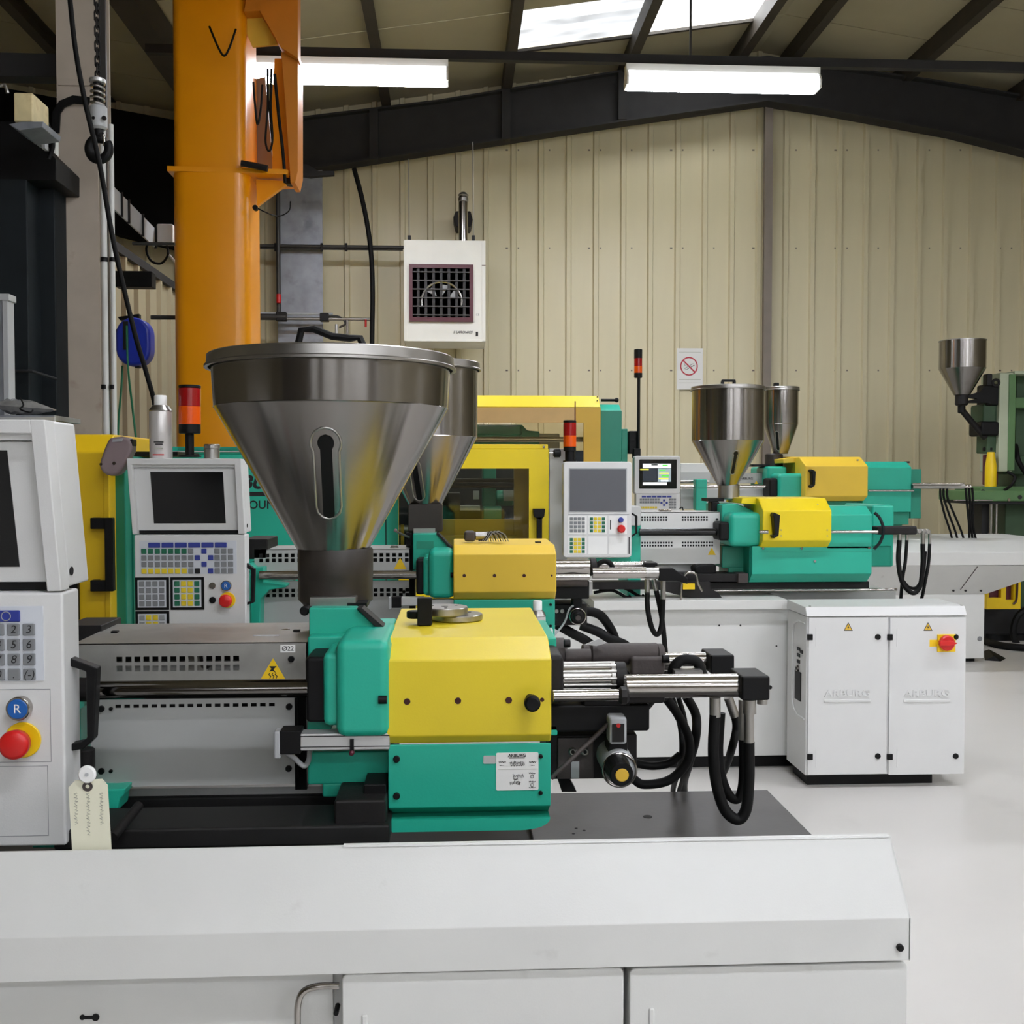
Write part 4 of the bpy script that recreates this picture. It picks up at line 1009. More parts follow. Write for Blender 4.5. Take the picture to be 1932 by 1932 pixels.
hs([(1050, 1178, 3.58), (1080, 1195, 3.58), (1110, 1212, 3.6), (1135, 1240, 3.65), (1130, 1290, 3.68), (1080, 1320, 3.7), (1010, 1325, 3.7)], 9)
for u, v0, v1, r in ((1221, 1093, 1119, 5), (1251, 1092, 1132, 5)): T(M2, 'hose_fitting', [(u, v0, 3.4), (u, v1, 3.4)], r, 'satin', 10, False)
T(M2, 'hose_fitting', [(1233, 1093, 3.42), (1238, 1116, 3.42)], 4.5, 'satin', 10, False)
hs([(1221, 1117, 3.4), (1222, 1150, 3.4), (1230, 1185, 3.4), (1240, 1197, 3.4), (1248, 1180, 3.4), (1251, 1130, 3.4)], 5)
hs([(1238, 1114, 3.42), (1244, 1140, 3.42), (1250, 1175, 3.42), (1254, 1215, 3.43), (1256, 1250, 3.45), (1248, 1300, 3.5), (1190, 1360, 3.6), (1080, 1385, 3.7), (1010, 1390, 3.7)], 5)

# ================================================================== machine three
M3 = thing('injection_moulding_machine', 'injection moulding machine with lettered green side, windowed yellow door and flat console', 'machine', (P(1100, 1300, 5.3).x, 5.5, 0))
# clamp end: green panel with lettering, windowed door
Yp = 5.35
gp = B(M3, 'clamp_panel', 215, 752, 858, 1260, Yp, 0.05, 'teal', 0.004)
B(gp, 'clamp_cover', 215, 752, 843, 858, Yp+0.02, 0.9, 'teal', 0.004); B(gp, 'pale_line', 215, 752, 851, 853, Yp+0.012, 0.02, 'alu')
B(gp, 'cover_ribs', 335, 520, 843, 849, Yp+0.015, 0.02, 'teal_shaded')
txt(gp, 'lettering', 'ARBURG', 478, 911, Yp-0.001, 25, 'ink', shear=0.3, off=0.035, sx=1.06); B(gp, 'logo_bar', 400, 560, 928, 936, Yp-0.001, 0.002, 'ink')
txt(gp, 'lettering', 'ALLROUNDER', 490, 953, Yp-0.001, 16, 'ink', off=0.014, sx=0.98)
B(gp, 'panel_joint', 727, 729, 860, 1100, Yp-0.001, 0.002, 'hole'); B(gp, 'clamp_back', 215, 740, 858, 1260, 6.2, 0.05, 'teal_shaded')
Yd = 5.25
xa, xb, za, zb_ = rect(752, 1035, 847, 1180, Yd)
wx0, wx1, wz0, wz1 = rect(752, 998, 884, 1090, Yd)
dr = perf(M3, 'sliding_door', xa, xb, za, zb_, Yd, 0.03, [(wx0, wx1, wz0, wz1)], 'yellow_door')
B(dr, 'top_flange', 752, 1034, 838, 847, Yd+0.005, 0.25, 'yellow_door', 0.003); CYY(dr, 'flange_bolt', 1026, 843, 2.4, Yd, 0.006, 'chrome', 12)
W(dr, 'window_pane', wx0, wx1, Yd+0.012, Yd+0.018, wz0, wz1, 'pane')
h = strap(dr, 'door_handle', [(1018, 975), (1018, 1060)], 10, Yd-0.05, 0.025, 'wine', 0.003)
h.data.materials.clear(); h.data.materials.append(MATS['black'])
PY(h, 'handle_bracket', [(1006, 960), (1029, 960), (1027, 975), (1018, 982), (1008, 975)], Yd-0.05, 0.05, 'black', 0.003)
# inside of the mould space
ins = B(M3, 'mould_space_back', 740, 1035, 860, 1200, 6.1, 0.02, 'darkbox')
B(ins, 'inner_post', 970, 1000, 884, 1100, 5.5, 0.05, 'yellow_old'); B(ins, 'inner_apron', 800, 970, 980, 1100, 5.5, 0.04, 'yellow_old', 0.003); B(ins, 'apron_lip', 815, 975, 1010, 1080, 5.42, 0.03, 'yellow_old')
CXX(ins, 'tie_bar', 700, 1030, 912, 9.5, 5.55, 'black_gloss', 28); CXX(ins, 'tie_bar', 700, 1030, 1000, 9.5, 6.0, 'satin', 20)
B(ins, 'moving_platen', 911, 936, 878, 985, 5.65, 0.25, 'teal_shaded', 0.006); B(ins, 'platen_arm', 912, 946, 955, 980, 5.62, 0.2, 'teal', 0.006); CXX(ins, 'ejector_boss', 936, 968, 940, 15, 5.75, 'teal_shaded', 20, 0.005)
B(ins, 'pale_box', 893, 904, 926, 942, 5.7, 0.05, 'greyplastic'); B(ins, 'mould_half', 820, 868, 930, 985, 5.7, 0.2, 'iron', 0.004); B(ins, 'casting_shelf', 868, 906, 955, 963, 5.66, 0.2, 'sheet_pale'); B(ins, 'pale_guard', 950, 975, 925, 945, 5.7, 0.05, 'sheet_pale')
B(ins, 'amber_strip', 756, 762, 990, 1030, 5.5, 0.02, 'yellow_old'); B(ins, 'mould_space_floor', 740, 1035, 1090, 1100, 5.4, 0.7, 'darkbox')
# grey pillar with knob, stack light, console
pi_ = B(M3, 'grey_pillar', 1036, 1070, 846, 1260, 5.3, 0.5, 'sheet_pale', 0.004)
CXX(pi_, 'knob_rod', 1036, 1046, 855, 2.5, 5.24, 'chrome', 12); CXX(pi_, 'black_knob', 1044, 1058, 855, 8, 5.24, 'black', 20, 0.006)
B(pi_, 'dark_strip', 1086, 1101, 850, 872, 5.5, 0.05, 'darkbox')
signal_lamp(M3, 1075, 793, 798, 822, 843, 872, 12.3, 5.2, 9, 'red and amber stack light above console'); CZZ(M3, 'antenna', 1085, 757, 795, 1.2, 5.2, 'wine', 8)
Yc = 5.05
cn = RB(M3, 'control_console', 1063, 1192, 871, 1052, Yc, 0.07, 6, 'console', 0.006)
RB(cn, 'screen_rim', 1073, 1183, 883, 966, Yc-0.0015, 0.004, 1.5, 'greyplastic'); B(cn, 'screen', 1075, 1181, 885, 964.5, Yc-0.003, 0.003, 'screen_grey')
B(cn, 'divider', 1072, 1187, 970, 970.8, Yc-0.001, 0.002, 'key_light')
def keys_joined(par, name, spots, w_, hh, Y, mat):
    v, f = [], []
    for u, vv_ in spots:
        x0, x1, z0, z1 = rect(u-w_/2, u+w_/2, vv_-hh/2, vv_+hh/2, Y)
        bv, bf = boxv(x0, x1, Y, Y+0.003, z0, z1); f += [tuple(a+len(v) for a in q) for q in bf]; v += bv
    o = mk(par, name, v, f, mat); o['kind'] = 'stuff'; return o
def block(par, u0, v0, p, mats, w_, Y, rows=4):
    for m_ in dict.fromkeys(mats):
        keys_joined(par, 'keypad_keys', [(u0+i*p, v0+j*p) for i in range(4) for j in range(rows) if mats[i] == m_], w_, w_, Y, m_)
for (u0, v0, u1, v1) in ((1072, 973, 1107, 1008), (1110, 973, 1145, 1008), (1072, 1012, 1107, 1046), (1110, 1012, 1146, 1046), (1149, 1012, 1183, 1046), (1149, 973, 1183, 1008)): RB(cn, 'keypad_panel', u0, u1, v0, v1, Yc-0.001, 0.003, 1, 'cap_white')
block(cn, 1078, 979, 7.5, ['key_grey']*4, 5.8, Yc-0.003); block(cn, 1116, 979, 7.5, ['key_green', 'key_yellow', 'key_yellow', 'key_green'], 5.8, Yc-0.003); block(cn, 1078, 1018, 7.5, ['key_green', 'key_yellow', 'key_yellow', 'key_green'], 5.8, Yc-0.003)
B(cn, 'card_slot', 1151, 1153, 981, 999, Yc-0.002, 0.003, 'ink'); B(cn, 'side_slot', 1186, 1188, 1013, 1045, Yc-0.001, 0.003, 'ink')
CYY(cn, 'blue_button', 1172, 981, 5, Yc-0.012, 0.013, 'key_blue', 18, 0.002); CYY(cn, 'emergency_stop', 1173, 998, 7.5, Yc-0.03, 0.03, 'red', 24, 0.006)
loop_handle(cn, [(1191, 968), (1201, 974), (1201, 1006), (1192, 1012)], 3, Yc+0.01, 0.02)
# bed, barrel guards
pc = B(M3, 'platen_casting', 1184, 1209, 975, 1130, 5.3, 0.3, 'teal', 0.006); RB(pc, 'pale_cover', 1190, 1210, 955, 992, 5.22, 0.15, 4, 'sheet_pale', 0.004); PY(pc, 'mount_arm', [(1120, 1053), (1190, 1053), (1190, 1068), (1100, 1068)], 5.2, 0.1, 'teal_shaded')
Yg = 5.35
hl = grid_holes(1210, 10, 5.05, 3.4, (974, 979.5), 3.6)+grid_holes(1286.5, 10, 5.05, 3.4, (974, 979.5), 3.6)
gu = PERF(M3, 'upper_guard', 1206, 1358, 966, 1000, Yg, 0.003, hl, 'white'); W(gu, 'inner_lining', P(1206, 980, Yg).x, P(1358, 980, Yg).x, Yg+0.03, Yg+0.04, P(1280, 1000, Yg).z, P(1280, 966, Yg).z, 'hole')
W(gu, 'guard_top', P(1206, 966, Yg).x, P(1358, 966, Yg).x, Yg, Yg+0.25, P(1280, 966, Yg).z-0.003, P(1280, 966, Yg).z, 'white'); CYY(gu, 'screw', 1353, 980, 2.5, Yg-0.004, 0.006, 'ink', 12)
for u in (1248, 1256, 1264): B(gu, 'wire_clip', u-4, u+3, 961, 966, Yg+0.05, 0.03, 'chrome', 0.004)
T(gu, 'wire_loop', [(1282, 960, 5.45), (1287, 957, 5.45), (1289, 963, 5.45)], 1.2, 'black', 8)
CXX(M3, 'guide_bar', 1206, 1362, 1004, 7, 5.28, 'black_gloss', 24)
gl = PERF(M3, 'lower_guard', 1208, 1358, 1011, 1064, Yg, 0.003, grid_holes(1210, 12, 5.05, 3.4, (1022, 1027.5), 3.6)+grid_holes(1286.5, 12, 5.05, 3.4, (1022, 1027.5), 3.6), 'white')
W(gl, 'inner_lining', P(1208, 1020, Yg).x, P(1358, 1020, Yg).x, Yg+0.03, Yg+0.04, P(1280, 1064, Yg).z, P(1280, 1012, Yg).z, 'hole'); st = tri(gl, 'hot_surface_sticker', 1343, 1033, 1047, 15, Yg-0.001, 'warn')
B(gl, 'lower_ledge', 1215, 1350, 1064, 1083, Yg+0.05, 0.1, 'sheet_pale')
xe = P(1488, 1140, 5.1).x
xs = P(1000, 1140, 5.1).x
zl_, zl2 = P(1300, 1133, 5.1).z, P(1300, 1151, 5.1).z
W(M3, 'bed_lip', P(1120, 1140, 5.1).x, xe, 5.1, 6.2, zl2, zl_, 'white', 0.004)
xe2 = P(1690, 1140, 5.14).x
bs = W(M3, 'base_frame', P(215, 1140, 5.2).x, xe2, 5.14, 6.2, P(1300, 1429, 5.13).z, zl2, 'white', 0.004)
for u, v in ((1357, 1180), (1397, 1180), (1465, 1219)): CYY(bs, 'screw_hole', u, v, 1.8, 5.138, 0.004, 'ink', 10)
W(bs, 'gap_plinth', P(215, 1140, 5.2).x+0.05, xe2-0.05, 5.2, 6.1, 0, P(1300, 1429, 5.13).z+0.001, 'black')  # black block fills the floor gap and stands for its shadow
CYY(bs, 'latch', 1453, 1297, 4, 5.137, 0.005, 'ink', 12)
B(M3, 'bed_rail', 1330, 1640, 1098, 1111, 5.3, 0.25, 'iron', 0.003); CXX(M3, 'rail_bar', 1320, 1692, 1113.5, 2.6, 5.3, 'chrome', 16); B(M3, 'rail_bed', 1320, 1690, 1117, 1133, 5.45, 0.3, 'sheet_pale')
PY(M3, 'rail_shoe', [(1100, 1102), (1120, 1098), (1340, 1098), (1340, 1110), (1355, 1118), (1362, 1128), (1300, 1128), (1240, 1112), (1100, 1112)], 5.2, 0.1, 'iron')
PY(M3, 'black_stop', [(1310, 1070), (1320, 1065), (1352, 1065), (1352, 1084), (1312, 1084)], 5.3, 0.1, 'black', 0.01); B(M3, 'slide_block', 1290, 1400, 1083, 1098, 5.25, 0.15, 'iron', 0.003); B(M3, 'slide_end', 1393, 1412, 1082, 1100, 5.23, 0.1, 'casting', 0.003)
T(M3, 'coiled_hook', [(1285, 1133, 5.12), (1286, 1100, 5.12), (1292, 1085, 5.12), (1303, 1079, 5.12), (1313, 1084, 5.12), (1317, 1100, 5.12), (1325, 1116, 5.12)], 2.2, 'chrome', 10); B(M3, 'yellow_clip', 1289, 1311, 1101, 1112, 5.18, 0.02, 'estop_yellow')
for a, b, r in (((1120, 1118, 5.25), (1190, 1124, 5.25), 3), ((1130, 1112, 5.3), (1215, 1122, 5.3), 3)): T(M3, 'loose_cable', [a, ((a[0]+b[0])/2, a[1]-4, a[2]), (b[0]-8, b[1]+3, b[2]), b], r, 'rubber', 8)
# feed casting, neck, hopper
Yh = 5.5
cs = B(M3, 'carriage_casting', 1376, 1440, 967, 1032, 5.2, 0.3, 'teal', 0.03); PY(cs, 'feed_block', [(1362, 952), (1390, 950), (1425, 965), (1440, 967), (1440, 1000), (1362, 1000)], 5.32, 0.35, 'teal', 0.006)
B(cs, 'black_bush', 1357, 1378, 985, 1020, 5.22, 0.15, 'black', 0.012); B(cs, 'casting_leg', 1362, 1420, 1030, 1072, 5.35, 0.3, 'teal_shaded', 0.006); B(cs, 'casting_foot', 1374, 1412, 1070, 1094, 5.35, 0.2, 'teal_shaded', 0.006)
nk = CZZ(M3, 'hopper_neck', 1375, 914, 942, 20, Yh, 'satin', 32, 0.004); B(nk, 'gate_bracket', 1336, 1366, 940, 946, 5.42, 0.15, 'black'); B(nk, 'gate_knob', 1342, 1358, 946, 966, 5.42, 0.08, 'black', 0.008)
def handle3(h, ax, Y, z):
    W(h, 'lid_handle', ax-0.035, ax+0.038, Y-0.012, Y+0.012, z+0.025, z+0.036, 'black', 0.004)
    for q in (-0.03, 0.032): W(h, 'handle_foot', ax+q-0.007, ax+q+0.007, Y-0.012, Y+0.012, z-0.012, z+0.028, 'black', 0.003)
hopper(M3, 1373, Yh, 71, 68, 68, 730, 737, 832, 916, 19, (1385, 857, 4, 895, 2.8, 2), 'tall stainless hopper in front of its twin', handle3)
# yellow cover with handle, green body
Yf = 5.15
cov = PX(M3, 'yellow_cover', 1440, 1570, Yf, [(5.5, 937), (5.24, 940), (Yf, 963), (Yf, 1020), (5.2, 1033), (5.5, 1025)], 1505, 'yellow_door', 0.005)
PY(cov, 'cover_wing', [(1400, 940), (1425, 938), (1448, 943), (1440, 970), (1437, 980), (1432, 952), (1398, 950)], 5.28, 0.3, 'yellow_door', 0.003)
strap(cov, 'cover_handle', [(1459, 970), (1466, 973), (1466, 1010), (1459, 1013)], 7, Yf-0.05, 0.05, 'black', 0.004)
for u, v in ((1543, 952), (1474, 1000), (1474, 1011), (1561, 1000), (1561, 1011)): CYY(cov, 'rivet', u, v, 1.3, Yf-0.003 if v > 960 else 5.19, 0.004, 'satin', 8)
gb = PX(M3, 'rear_housing', 1560, 1647, 5.2, [(5.6, 953), (5.28, 955), (5.2, 971), (5.2, 1036), (5.6, 1036)], 1600, 'teal', 0.005)
lb = PX(M3, 'lower_housing', 1420, 1647, 5.2, [(5.2, 1030), (5.2, 1083), (5.26, 1098), (5.6, 1090), (5.6, 1030)], 1530, 'teal', 0.004)
B(lb, 'side_cheek', 1414, 1422, 990, 1094, 5.24, 0.3, 'teal_shaded'); B(lb, 'seam', 1430, 1646, 1041, 1041.6, 5.199, 0.002, 'teal_shaded'); CYY(lb, 'latch', 1538, 1059, 2.5, 5.195, 0.006, 'satin', 10)
for u, v in ((1440, 1035), (1513, 1035), (1640, 1034)): CYY(lb, 'screw', u, v, 2.2, 5.193, 0.008, 'chrome', 12)
CXX(M3, 'chrome_rail', 1562, 1656, 1003.5, 3, 5.16, 'chrome', 16); CXX(M3, 'chrome_stub', 1432, 1449, 1003.5, 3.5, 5.12, 'chrome', 16)
B(M3, 'motor_housing', 1645, 1687, 953, 1070, 5.35, 0.4, 'teal', 0.012); B(M3, 'motor_lug', 1640, 1682, 1030, 1068, 5.33, 0.1, 'teal', 0.006)
cy = B(M3, 'core_pull_cylinder', 1655, 1731, 993, 1009, 5.2, 0.08, 'iron', 0.008)
for u in (1735, 1744, 1752): CYY(cy, 'hose_nut', u, 1003, 5, 5.2, 0.05, 'satin', 12, 0.004)
T(M3, 'loop_cable', [(1650, 967, 5.19), (1660, 978, 5.18), (1667, 1000, 5.17), (1661, 1022, 5.18), (1649, 1036, 5.19)], 3, 'darkbox', 10)
for a, b, r in (((1697, 1008, 5.2), (1697, 1021, 5.2), 4), ((1711, 1008, 5.22), (1711, 1021, 5.22), 3), ((1741, 1006, 5.2), (1741, 1028, 5.2), 4), ((1754, 1006, 5.22), (1754, 1028, 5.22), 3)): T(M3, 'hose_fitting', [a, b], r, 'satin', 10, False)
hs = lambda pts, r: T(M3, 'hydraulic_hose', pts, r, 'rubber', 10)
hs([(1697, 1019, 5.2), (1695, 1060, 5.2), (1703, 1100, 5.2), (1722, 1119, 5.2), (1736, 1105, 5.2), (1741, 1065, 5.2), (1741, 1026, 5.2)], 4.5)
hs([(1711, 1019, 5.22), (1708, 1060, 5.22), (1703, 1090, 5.22), (1699, 1135, 5.25), (1693, 1190, 5.32), (1670, 1235, 5.4)], 3.2); hs([(1754, 1026, 5.22), (1752, 1060, 5.22), (1745, 1100, 5.22), (1737, 1135, 5.25), (1715, 1195, 5.32), (1670, 1245, 5.42)], 3.2)
hs([(1703, 1095, 5.24), (1715, 1108, 5.24), (1730, 1108, 5.24), (1741, 1085, 5.24), (1746, 1040, 5.24)], 3.2)

# ---- electrical cabinet standing at the end of machine three
Yc = 4.80
x0, x1 = P(1522, 1300, Yc).x, P(1821, 1300, Yc).x
zc0, zc1, zl0 = P(1670, 1462, Yc).z, P(1670, 1145, Yc).z, P(1670, 1163, Yc).z
cab = thing('electrical_cabinet', 'pale grey two-door electrical cabinet with red rotary switch on yellow plate', 'cabinet', ((x0+x1)/2, Yc+0.3, 0))
body = prism(cab, 'body', [(x0, Yc+0.012), (x1, Yc+0.012), (x1, Yc+0.29), (x0, Yc+0.29)], 'z', zc0, zl0, 'cabinet', 0.003)
top = prism(cab, 'lid', [(Yc-0.004, zl0+0.002), (Yc+0.02, zc1), (Yc+0.29, zc1+0.004), (Yc+0.29, zl0+0.002)], 'x', x0-0.004, x1+0.004, 'cabinet', 0.004)
for u, v, yy in ((1528, 1143, Yc+0.03), (1814, 1143, Yc+0.03)): cyl(top, 'lid_screw', (P(u, v, yy).x, yy, zc1), 0.006, 0.004, 'z', 'satin', 12)
for k, (u0, u1) in enumerate(((1525, 1674), (1678, 1821))):
    d = RB(cab, 'door', u0, u1, 1165, 1461, Yc, 0.02, 2, 'cabinet', 0.002)
    hx = u0+3 if k == 0 else u0+1
    for v in (1202, 1428): B(d, 'hinge', hx-4, hx+6, v-5, v+6, Yc-0.008, 0.012, 'black', 0.002)
    for v in (1202, 1427): CYY(d, 'quarter_turn_lock', u1-17, v, 5.6, Yc-0.006, 0.008, 'black', 18, 0.002)
    for v in (1202, 1430): B(d, 'hinge_rib', u0+14, u0+16, v-18, v+18, Yc-0.0012, 0.002, 'cabinet', 0.0005)
    t = tri(d, 'voltage_sticker', u0+75.5 if k == 0 else u0+73, 1174, 1190, 17, Yc-0.0008, 'ink'); uu = u0+75.5 if k == 0 else u0+73
    tri(t, 'sticker_face', uu, 1176.5, 1189, 13.5, Yc-0.0014, 'yellow_old'); PY(t, 'lightning_bolt', [(uu+1, 1179), (uu-1.6, 1184), (uu+0.2, 1184), (uu-0.8, 1188), (uu+1.8, 1182.6), (uu+0.2, 1182.6)], Yc-0.0018, 0.0006, 'ink')
    uc = (u0+u1)/2-0.5
    txt(d, 'embossed_lettering', 'ARBURG', uc, 1308.5, Yc-0.001, 13, 'cabinet', ext=0.0035, off=0.02, sx=1.3); B(d, 'embossed_bar', uc-44, uc+44, 1320, 1325, Yc-0.004, 0.006, 'cabinet', 0.002)
    if k:
        sw = B(d, 'switch_plate', 1769, 1803, 1197, 1230, Yc-0.006, 0.007, 'estop_yellow', 0.001); B(sw, 'switch_label', 1754, 1768, 1207, 1220, Yc-0.001, 0.002, 'warn')
        CYY(sw, 'switch_dial', 1789, 1214, 15, Yc-0.03, 0.025, 'red', 28, 0.006); PY(sw, 'switch_grip', [(1774, 1209), (1795, 1209), (1808, 1214), (1795, 1219), (1774, 1219)], Yc-0.045, 0.02, 'red', 0.003)
# bevelled cheek fittings: rim, sockets, display
def ch(t, v, o=0.0):           # point on the bevelled cheek, t from its front edge to the back
    return Vector((x0-o, Yc+0.02+0.26*t, P(1510, v, Yc+0.1).z))
pts = [ch(0.02, 1172, 0.003), ch(0.4, 1172, 0.003), ch(0.62, 1180, 0.003), ch(0.7, 1200, 0.003), ch(0.7, 1325, 0.003), ch(0.62, 1342, 0.003), ch(0.4, 1350, 0.003), ch(0.02, 1350, 0.003)]
tube(cab, 'pocket_rim', pts, 0.004, 'cabinet', 8, False)
def cheek_plate(n, t0, t1, v0, v1, mat):
    v = [ch(t0, v0, 0.004), ch(t1, v0, 0.004), ch(t1, v1, 0.004), ch(t0, v1, 0.004), ch(t0, v0, 0), ch(t1, v0, 0), ch(t1, v1, 0), ch(t0, v1, 0)]
    return mk(cab, n, v, [(0, 1, 2, 3), (7, 6, 5, 4), (0, 4, 5, 1), (1, 5, 6, 2), (2, 6, 7, 3), (3, 7, 4, 0)], mat)
cheek_plate('socket_cover', 0.22, 0.55, 1268, 1322, 'black')
for t0, v0 in ((0.3, 1222), (0.14, 1225), (0.3, 1234), (0.3, 1246)): cheek_plate('socket', t0, t0+0.14, v0, v0+6, 'ink')
c_ = ch(0.38, 1262, 0.0); cyl(cab, 'round_socket', (c_.x-0.012, c_.y, c_.z), 0.014, 0.012, 'x', 'chrome', 18, 0.002); cyl(cab, 'socket_core', (c_.x-0.0135, c_.y, c_.z), 0.008, 0.004, 'x', 'ink', 14)
W(cab, 'gap_plinth', x0+0.03, x1-0.12, Yc+0.07, Yc+0.28, 0, zc0+0.001, 'black')  # black block in place of the shadow under the cabinet

# ================================================================== machine four (farthest of the row)
M4 = thing('injection_moulding_machine', 'farthest yellow and green injection moulding machine, lit screen and tall thin signal tower', 'machine', (P(1300, 1200, 8.2).x, 8.3, 0))
Ya = 8.0
# guard: yellow housing with amber windows
xg0, xg1 = P(560, 800, Ya).x, P(1133, 800, Ya).x
Zq = lambda v, Y=Ya: P(1010, v, Y).z
ga = prism(M4, 'guard_roof', [(Ya, Zq(768)), (Ya+0.12, Zq(744)), (Ya+1.0, Zq(744)), (Ya+1.0, Zq(768))], 'x', xg0, xg1, 'yellow', 0.006)
for v in (749, 756): CYY(ga, 'rivet', 1127, v, 1.2, Ya-0.002+0.05, 0.01, 'ink', 8)
wx0, wx1, wz0, wz1 = rect(700, 1101, 797, 1010, Ya)
xa, xb, za, zb_ = rect(560, 1133, 768, 1050, Ya)
gd = perf(M4, 'sliding_guard', xa, xb, za, zb_, Ya, 0.03, [(wx0, wx1, wz0, wz1)], 'yellow_old'); W(gd, 'window_pane', wx0, wx1, Ya+0.012, Ya+0.018, wz0, wz1, 'pane_amber')
B(gd, 'upper_band', 560, 1085, 769, 797, Ya-0.004, 0.006, 'amber_band')
B(M4, 'mould_casting', 880, 985, 801, 822, 8.4, 0.3, 'teal', 0.02); PY(M4, 'casting_shoulder', [(860, 812), (985, 801), (995, 812), (1018, 814), (1018, 840), (860, 840)], 8.42, 0.3, 'teal', 0.01); CXX(M4, 'tie_bar', 880, 1100, 829, 5, 8.3, 'satin', 20); B(M4, 'clamp_block', 1016, 1056, 818, 850, 8.5, 0.2, 'sheet_pale', 0.01)
B(M4, 'end_box', 1133, 1173, 774, 900, 8.05, 0.7, 'teal_shaded', 0.006); prism(M4, 'end_box_roof', [(8.05, Zq(774, 8.05)), (8.15, Zq(761, 8.05)), (8.75, Zq(761, 8.05)), (8.75, Zq(774, 8.05))], 'x', P(1133, 770, 8.05).x, P(1172, 770, 8.05).x, 'teal', 0.005)
B(M4, 'end_step', 1173, 1184, 809, 900, 8.1, 0.5, 'teal_shaded', 0.005); CXX(M4, 'roof_rod', 1134, 1162, 755, 2.6, 8.2, 'black', 12); CXX(M4, 'rod_knob', 1160, 1167, 755, 4.5, 8.2, 'black', 14, 0.008)
# signal tower
tw = CZZ(M4, 'signal_tower', 1204.5, 712, 862, 3, 8.2, 'black', 16); tw['label'] = 'thin black pole with red and amber lamps'
CZZ(tw, 'cap', 1204, 659, 677, 7.8, 8.2, 'black', 24, 0.004); CZZ(tw, 'red_lens', 1204, 676, 691, 7.6, 8.2, 'red_lens', 24); CZZ(tw, 'amber_lens', 1204, 691, 704, 7.6, 8.2, 'amber_lens', 24); CZZ(tw, 'lamp_base', 1204, 703, 713, 7.8, 8.2, 'black', 24, 0.004)
B(tw, 'pole_bracket', 1186, 1206, 813, 856, 8.22, 0.1, 'black', 0.01); B(tw, 'pole_clamp', 1196, 1209, 846, 864, 8.18, 0.1, 'black', 0.004)
# console
Yc = 8.1
con = RB(M4, 'control_console', 1197, 1284, 860, 932, Yc, 0.1, 5, 'console', 0.008); con['label'] = 'far console with lit screen'
RB(con, 'screen_bezel', 1206, 1277, 867, 922, Yc-0.003, 0.006, 1.5, 'screen'); ym = Yc-0.004
for n_, (u0, u1, v0, v1, m_) in enumerate(((1213, 1266, 875, 883, 'screen_white'), (1213, 1240, 884, 908, 'screen_dark'), (1241, 1266, 884, 909, 'screen_lit'), (1213, 1258, 910, 915, 'screen_white'))): B(con, 'display_area', u0, u1, v0, v1, ym, 0.002, m_)
for u, v, w_, m_ in ((1216, 886, 16, 'screen_yellow'), (1250, 887, 12, 'screen_green'), (1253, 893, 18, 'screen_yellow'), (1255, 898, 14, 'screen_green'), (1252, 903, 18, 'screen_yellow'), (1254, 907, 14, 'screen_white'), (1235, 877, 12, 'ink'), (1255, 878, 10, 'screen_green')): B(con, 'display_text', u-w_/2, u+w_/2, v-1.2, v+1.2, ym-0.002, 0.002, m_)
kp = RB(con, 'keypad_panel', 1200, 1283, 930, 1000, Yc+0.01, 0.08, 3, 'console', 0.004); yk = Yc+0.006
keys_joined(kp, 'keypad_keys', [(1215+9.6*i, 937) for i in range(6)], 8, 3.2, yk, 'key_blue'); keys_joined(kp, 'keypad_keys', [(1209+4.8*i, 942.5+5*j) for i in range(8) for j in range(2)]+[(1264+4.8*i, 942.5+5*j) for i in range(3) for j in range(4)], 3.8, 3.8, yk, 'key_grey')
keys_joined(kp, 'keypad_keys', [(1209+4.8*i, 957.5) for i in range(7)], 3.8, 3.8, yk, 'key_yellow'); keys_joined(kp, 'keypad_keys', [(1253, 944), (1248, 948.5), (1258, 948.5), (1253, 953)], 3.8, 3.8, yk, 'key_blue')
# barrel end
B(M4, 'roof_guard', 1284, 1340, 874, 905, 8.4, 0.4, 'white', 0.006); B(M4, 'guard_lip', 1284, 1340, 891, 906, 8.36, 0.05, 'sheet_pale'); CXX(M4, 'guide_bar', 1284, 1450, 918, 3, 8.2, 'chrome', 16); CXX(M4, 'upper_rod', 1284, 1338, 908, 2, 8.25, 'chrome', 12)
gb = B(M4, 'green_bracket', 1313, 1334, 904, 963, 8.15, 0.1, 'teal', 0.008); B(gb, 'bracket_slot', 1312, 1334, 920, 921.5, 8.148, 0.01, 'teal_shaded')
bg = B(M4, 'barrel_guard', 1284, 1452, 892, 912, 8.45, 0.3, 'sheet', 0.004); txt(bg, 'lettering', 'ARBURG', 1409, 903, 8.449, 4.5, 'ink', off=0.02); B(bg, 'lower_guard', 1284, 1452, 922, 960, 8.35, 0.3, 'sheet_pale', 0.004); CYY(bg, 'screw', 1446, 899, 1.6, 8.445, 0.006, 'ink', 10); tri(bg, 'hot_surface_sticker', 1427, 907, 913, 7, 8.445, 'warn')
# casting, hopper
Yh = 8.55
cs = B(M4, 'carriage_casting', 1468, 1520, 893, 950, 8.1, 0.5, 'teal', 0.03); B(cs, 'feed_block', 1448, 1485, 880, 950, 8.3, 0.5, 'teal', 0.02); B(cs, 'black_bush', 1452, 1469, 902, 938, 8.12, 0.2, 'black', 0.02)
nk = CZZ(M4, 'hopper_neck', 1460, 856, 882, 17, Yh, 'neck', 20, 0.01); B(nk, 'gate_bracket', 1418, 1452, 876, 880, 8.4, 0.2, 'black')
def handle4(h, ax, Y, z): W(h, 'lid_handle', ax-0.06, ax-0.02, Y-0.02, Y+0.02, z-0.02, z+0.035, 'black', 0.006)
hopper(M4, 1473, Yh, 35, 32.5, 32.5, 731, 737, 801, 856, 13.5, (1468, 818, 2.2, 850, 2, 1.5), 'stainless hopper partly hidden by its twin', handle4)
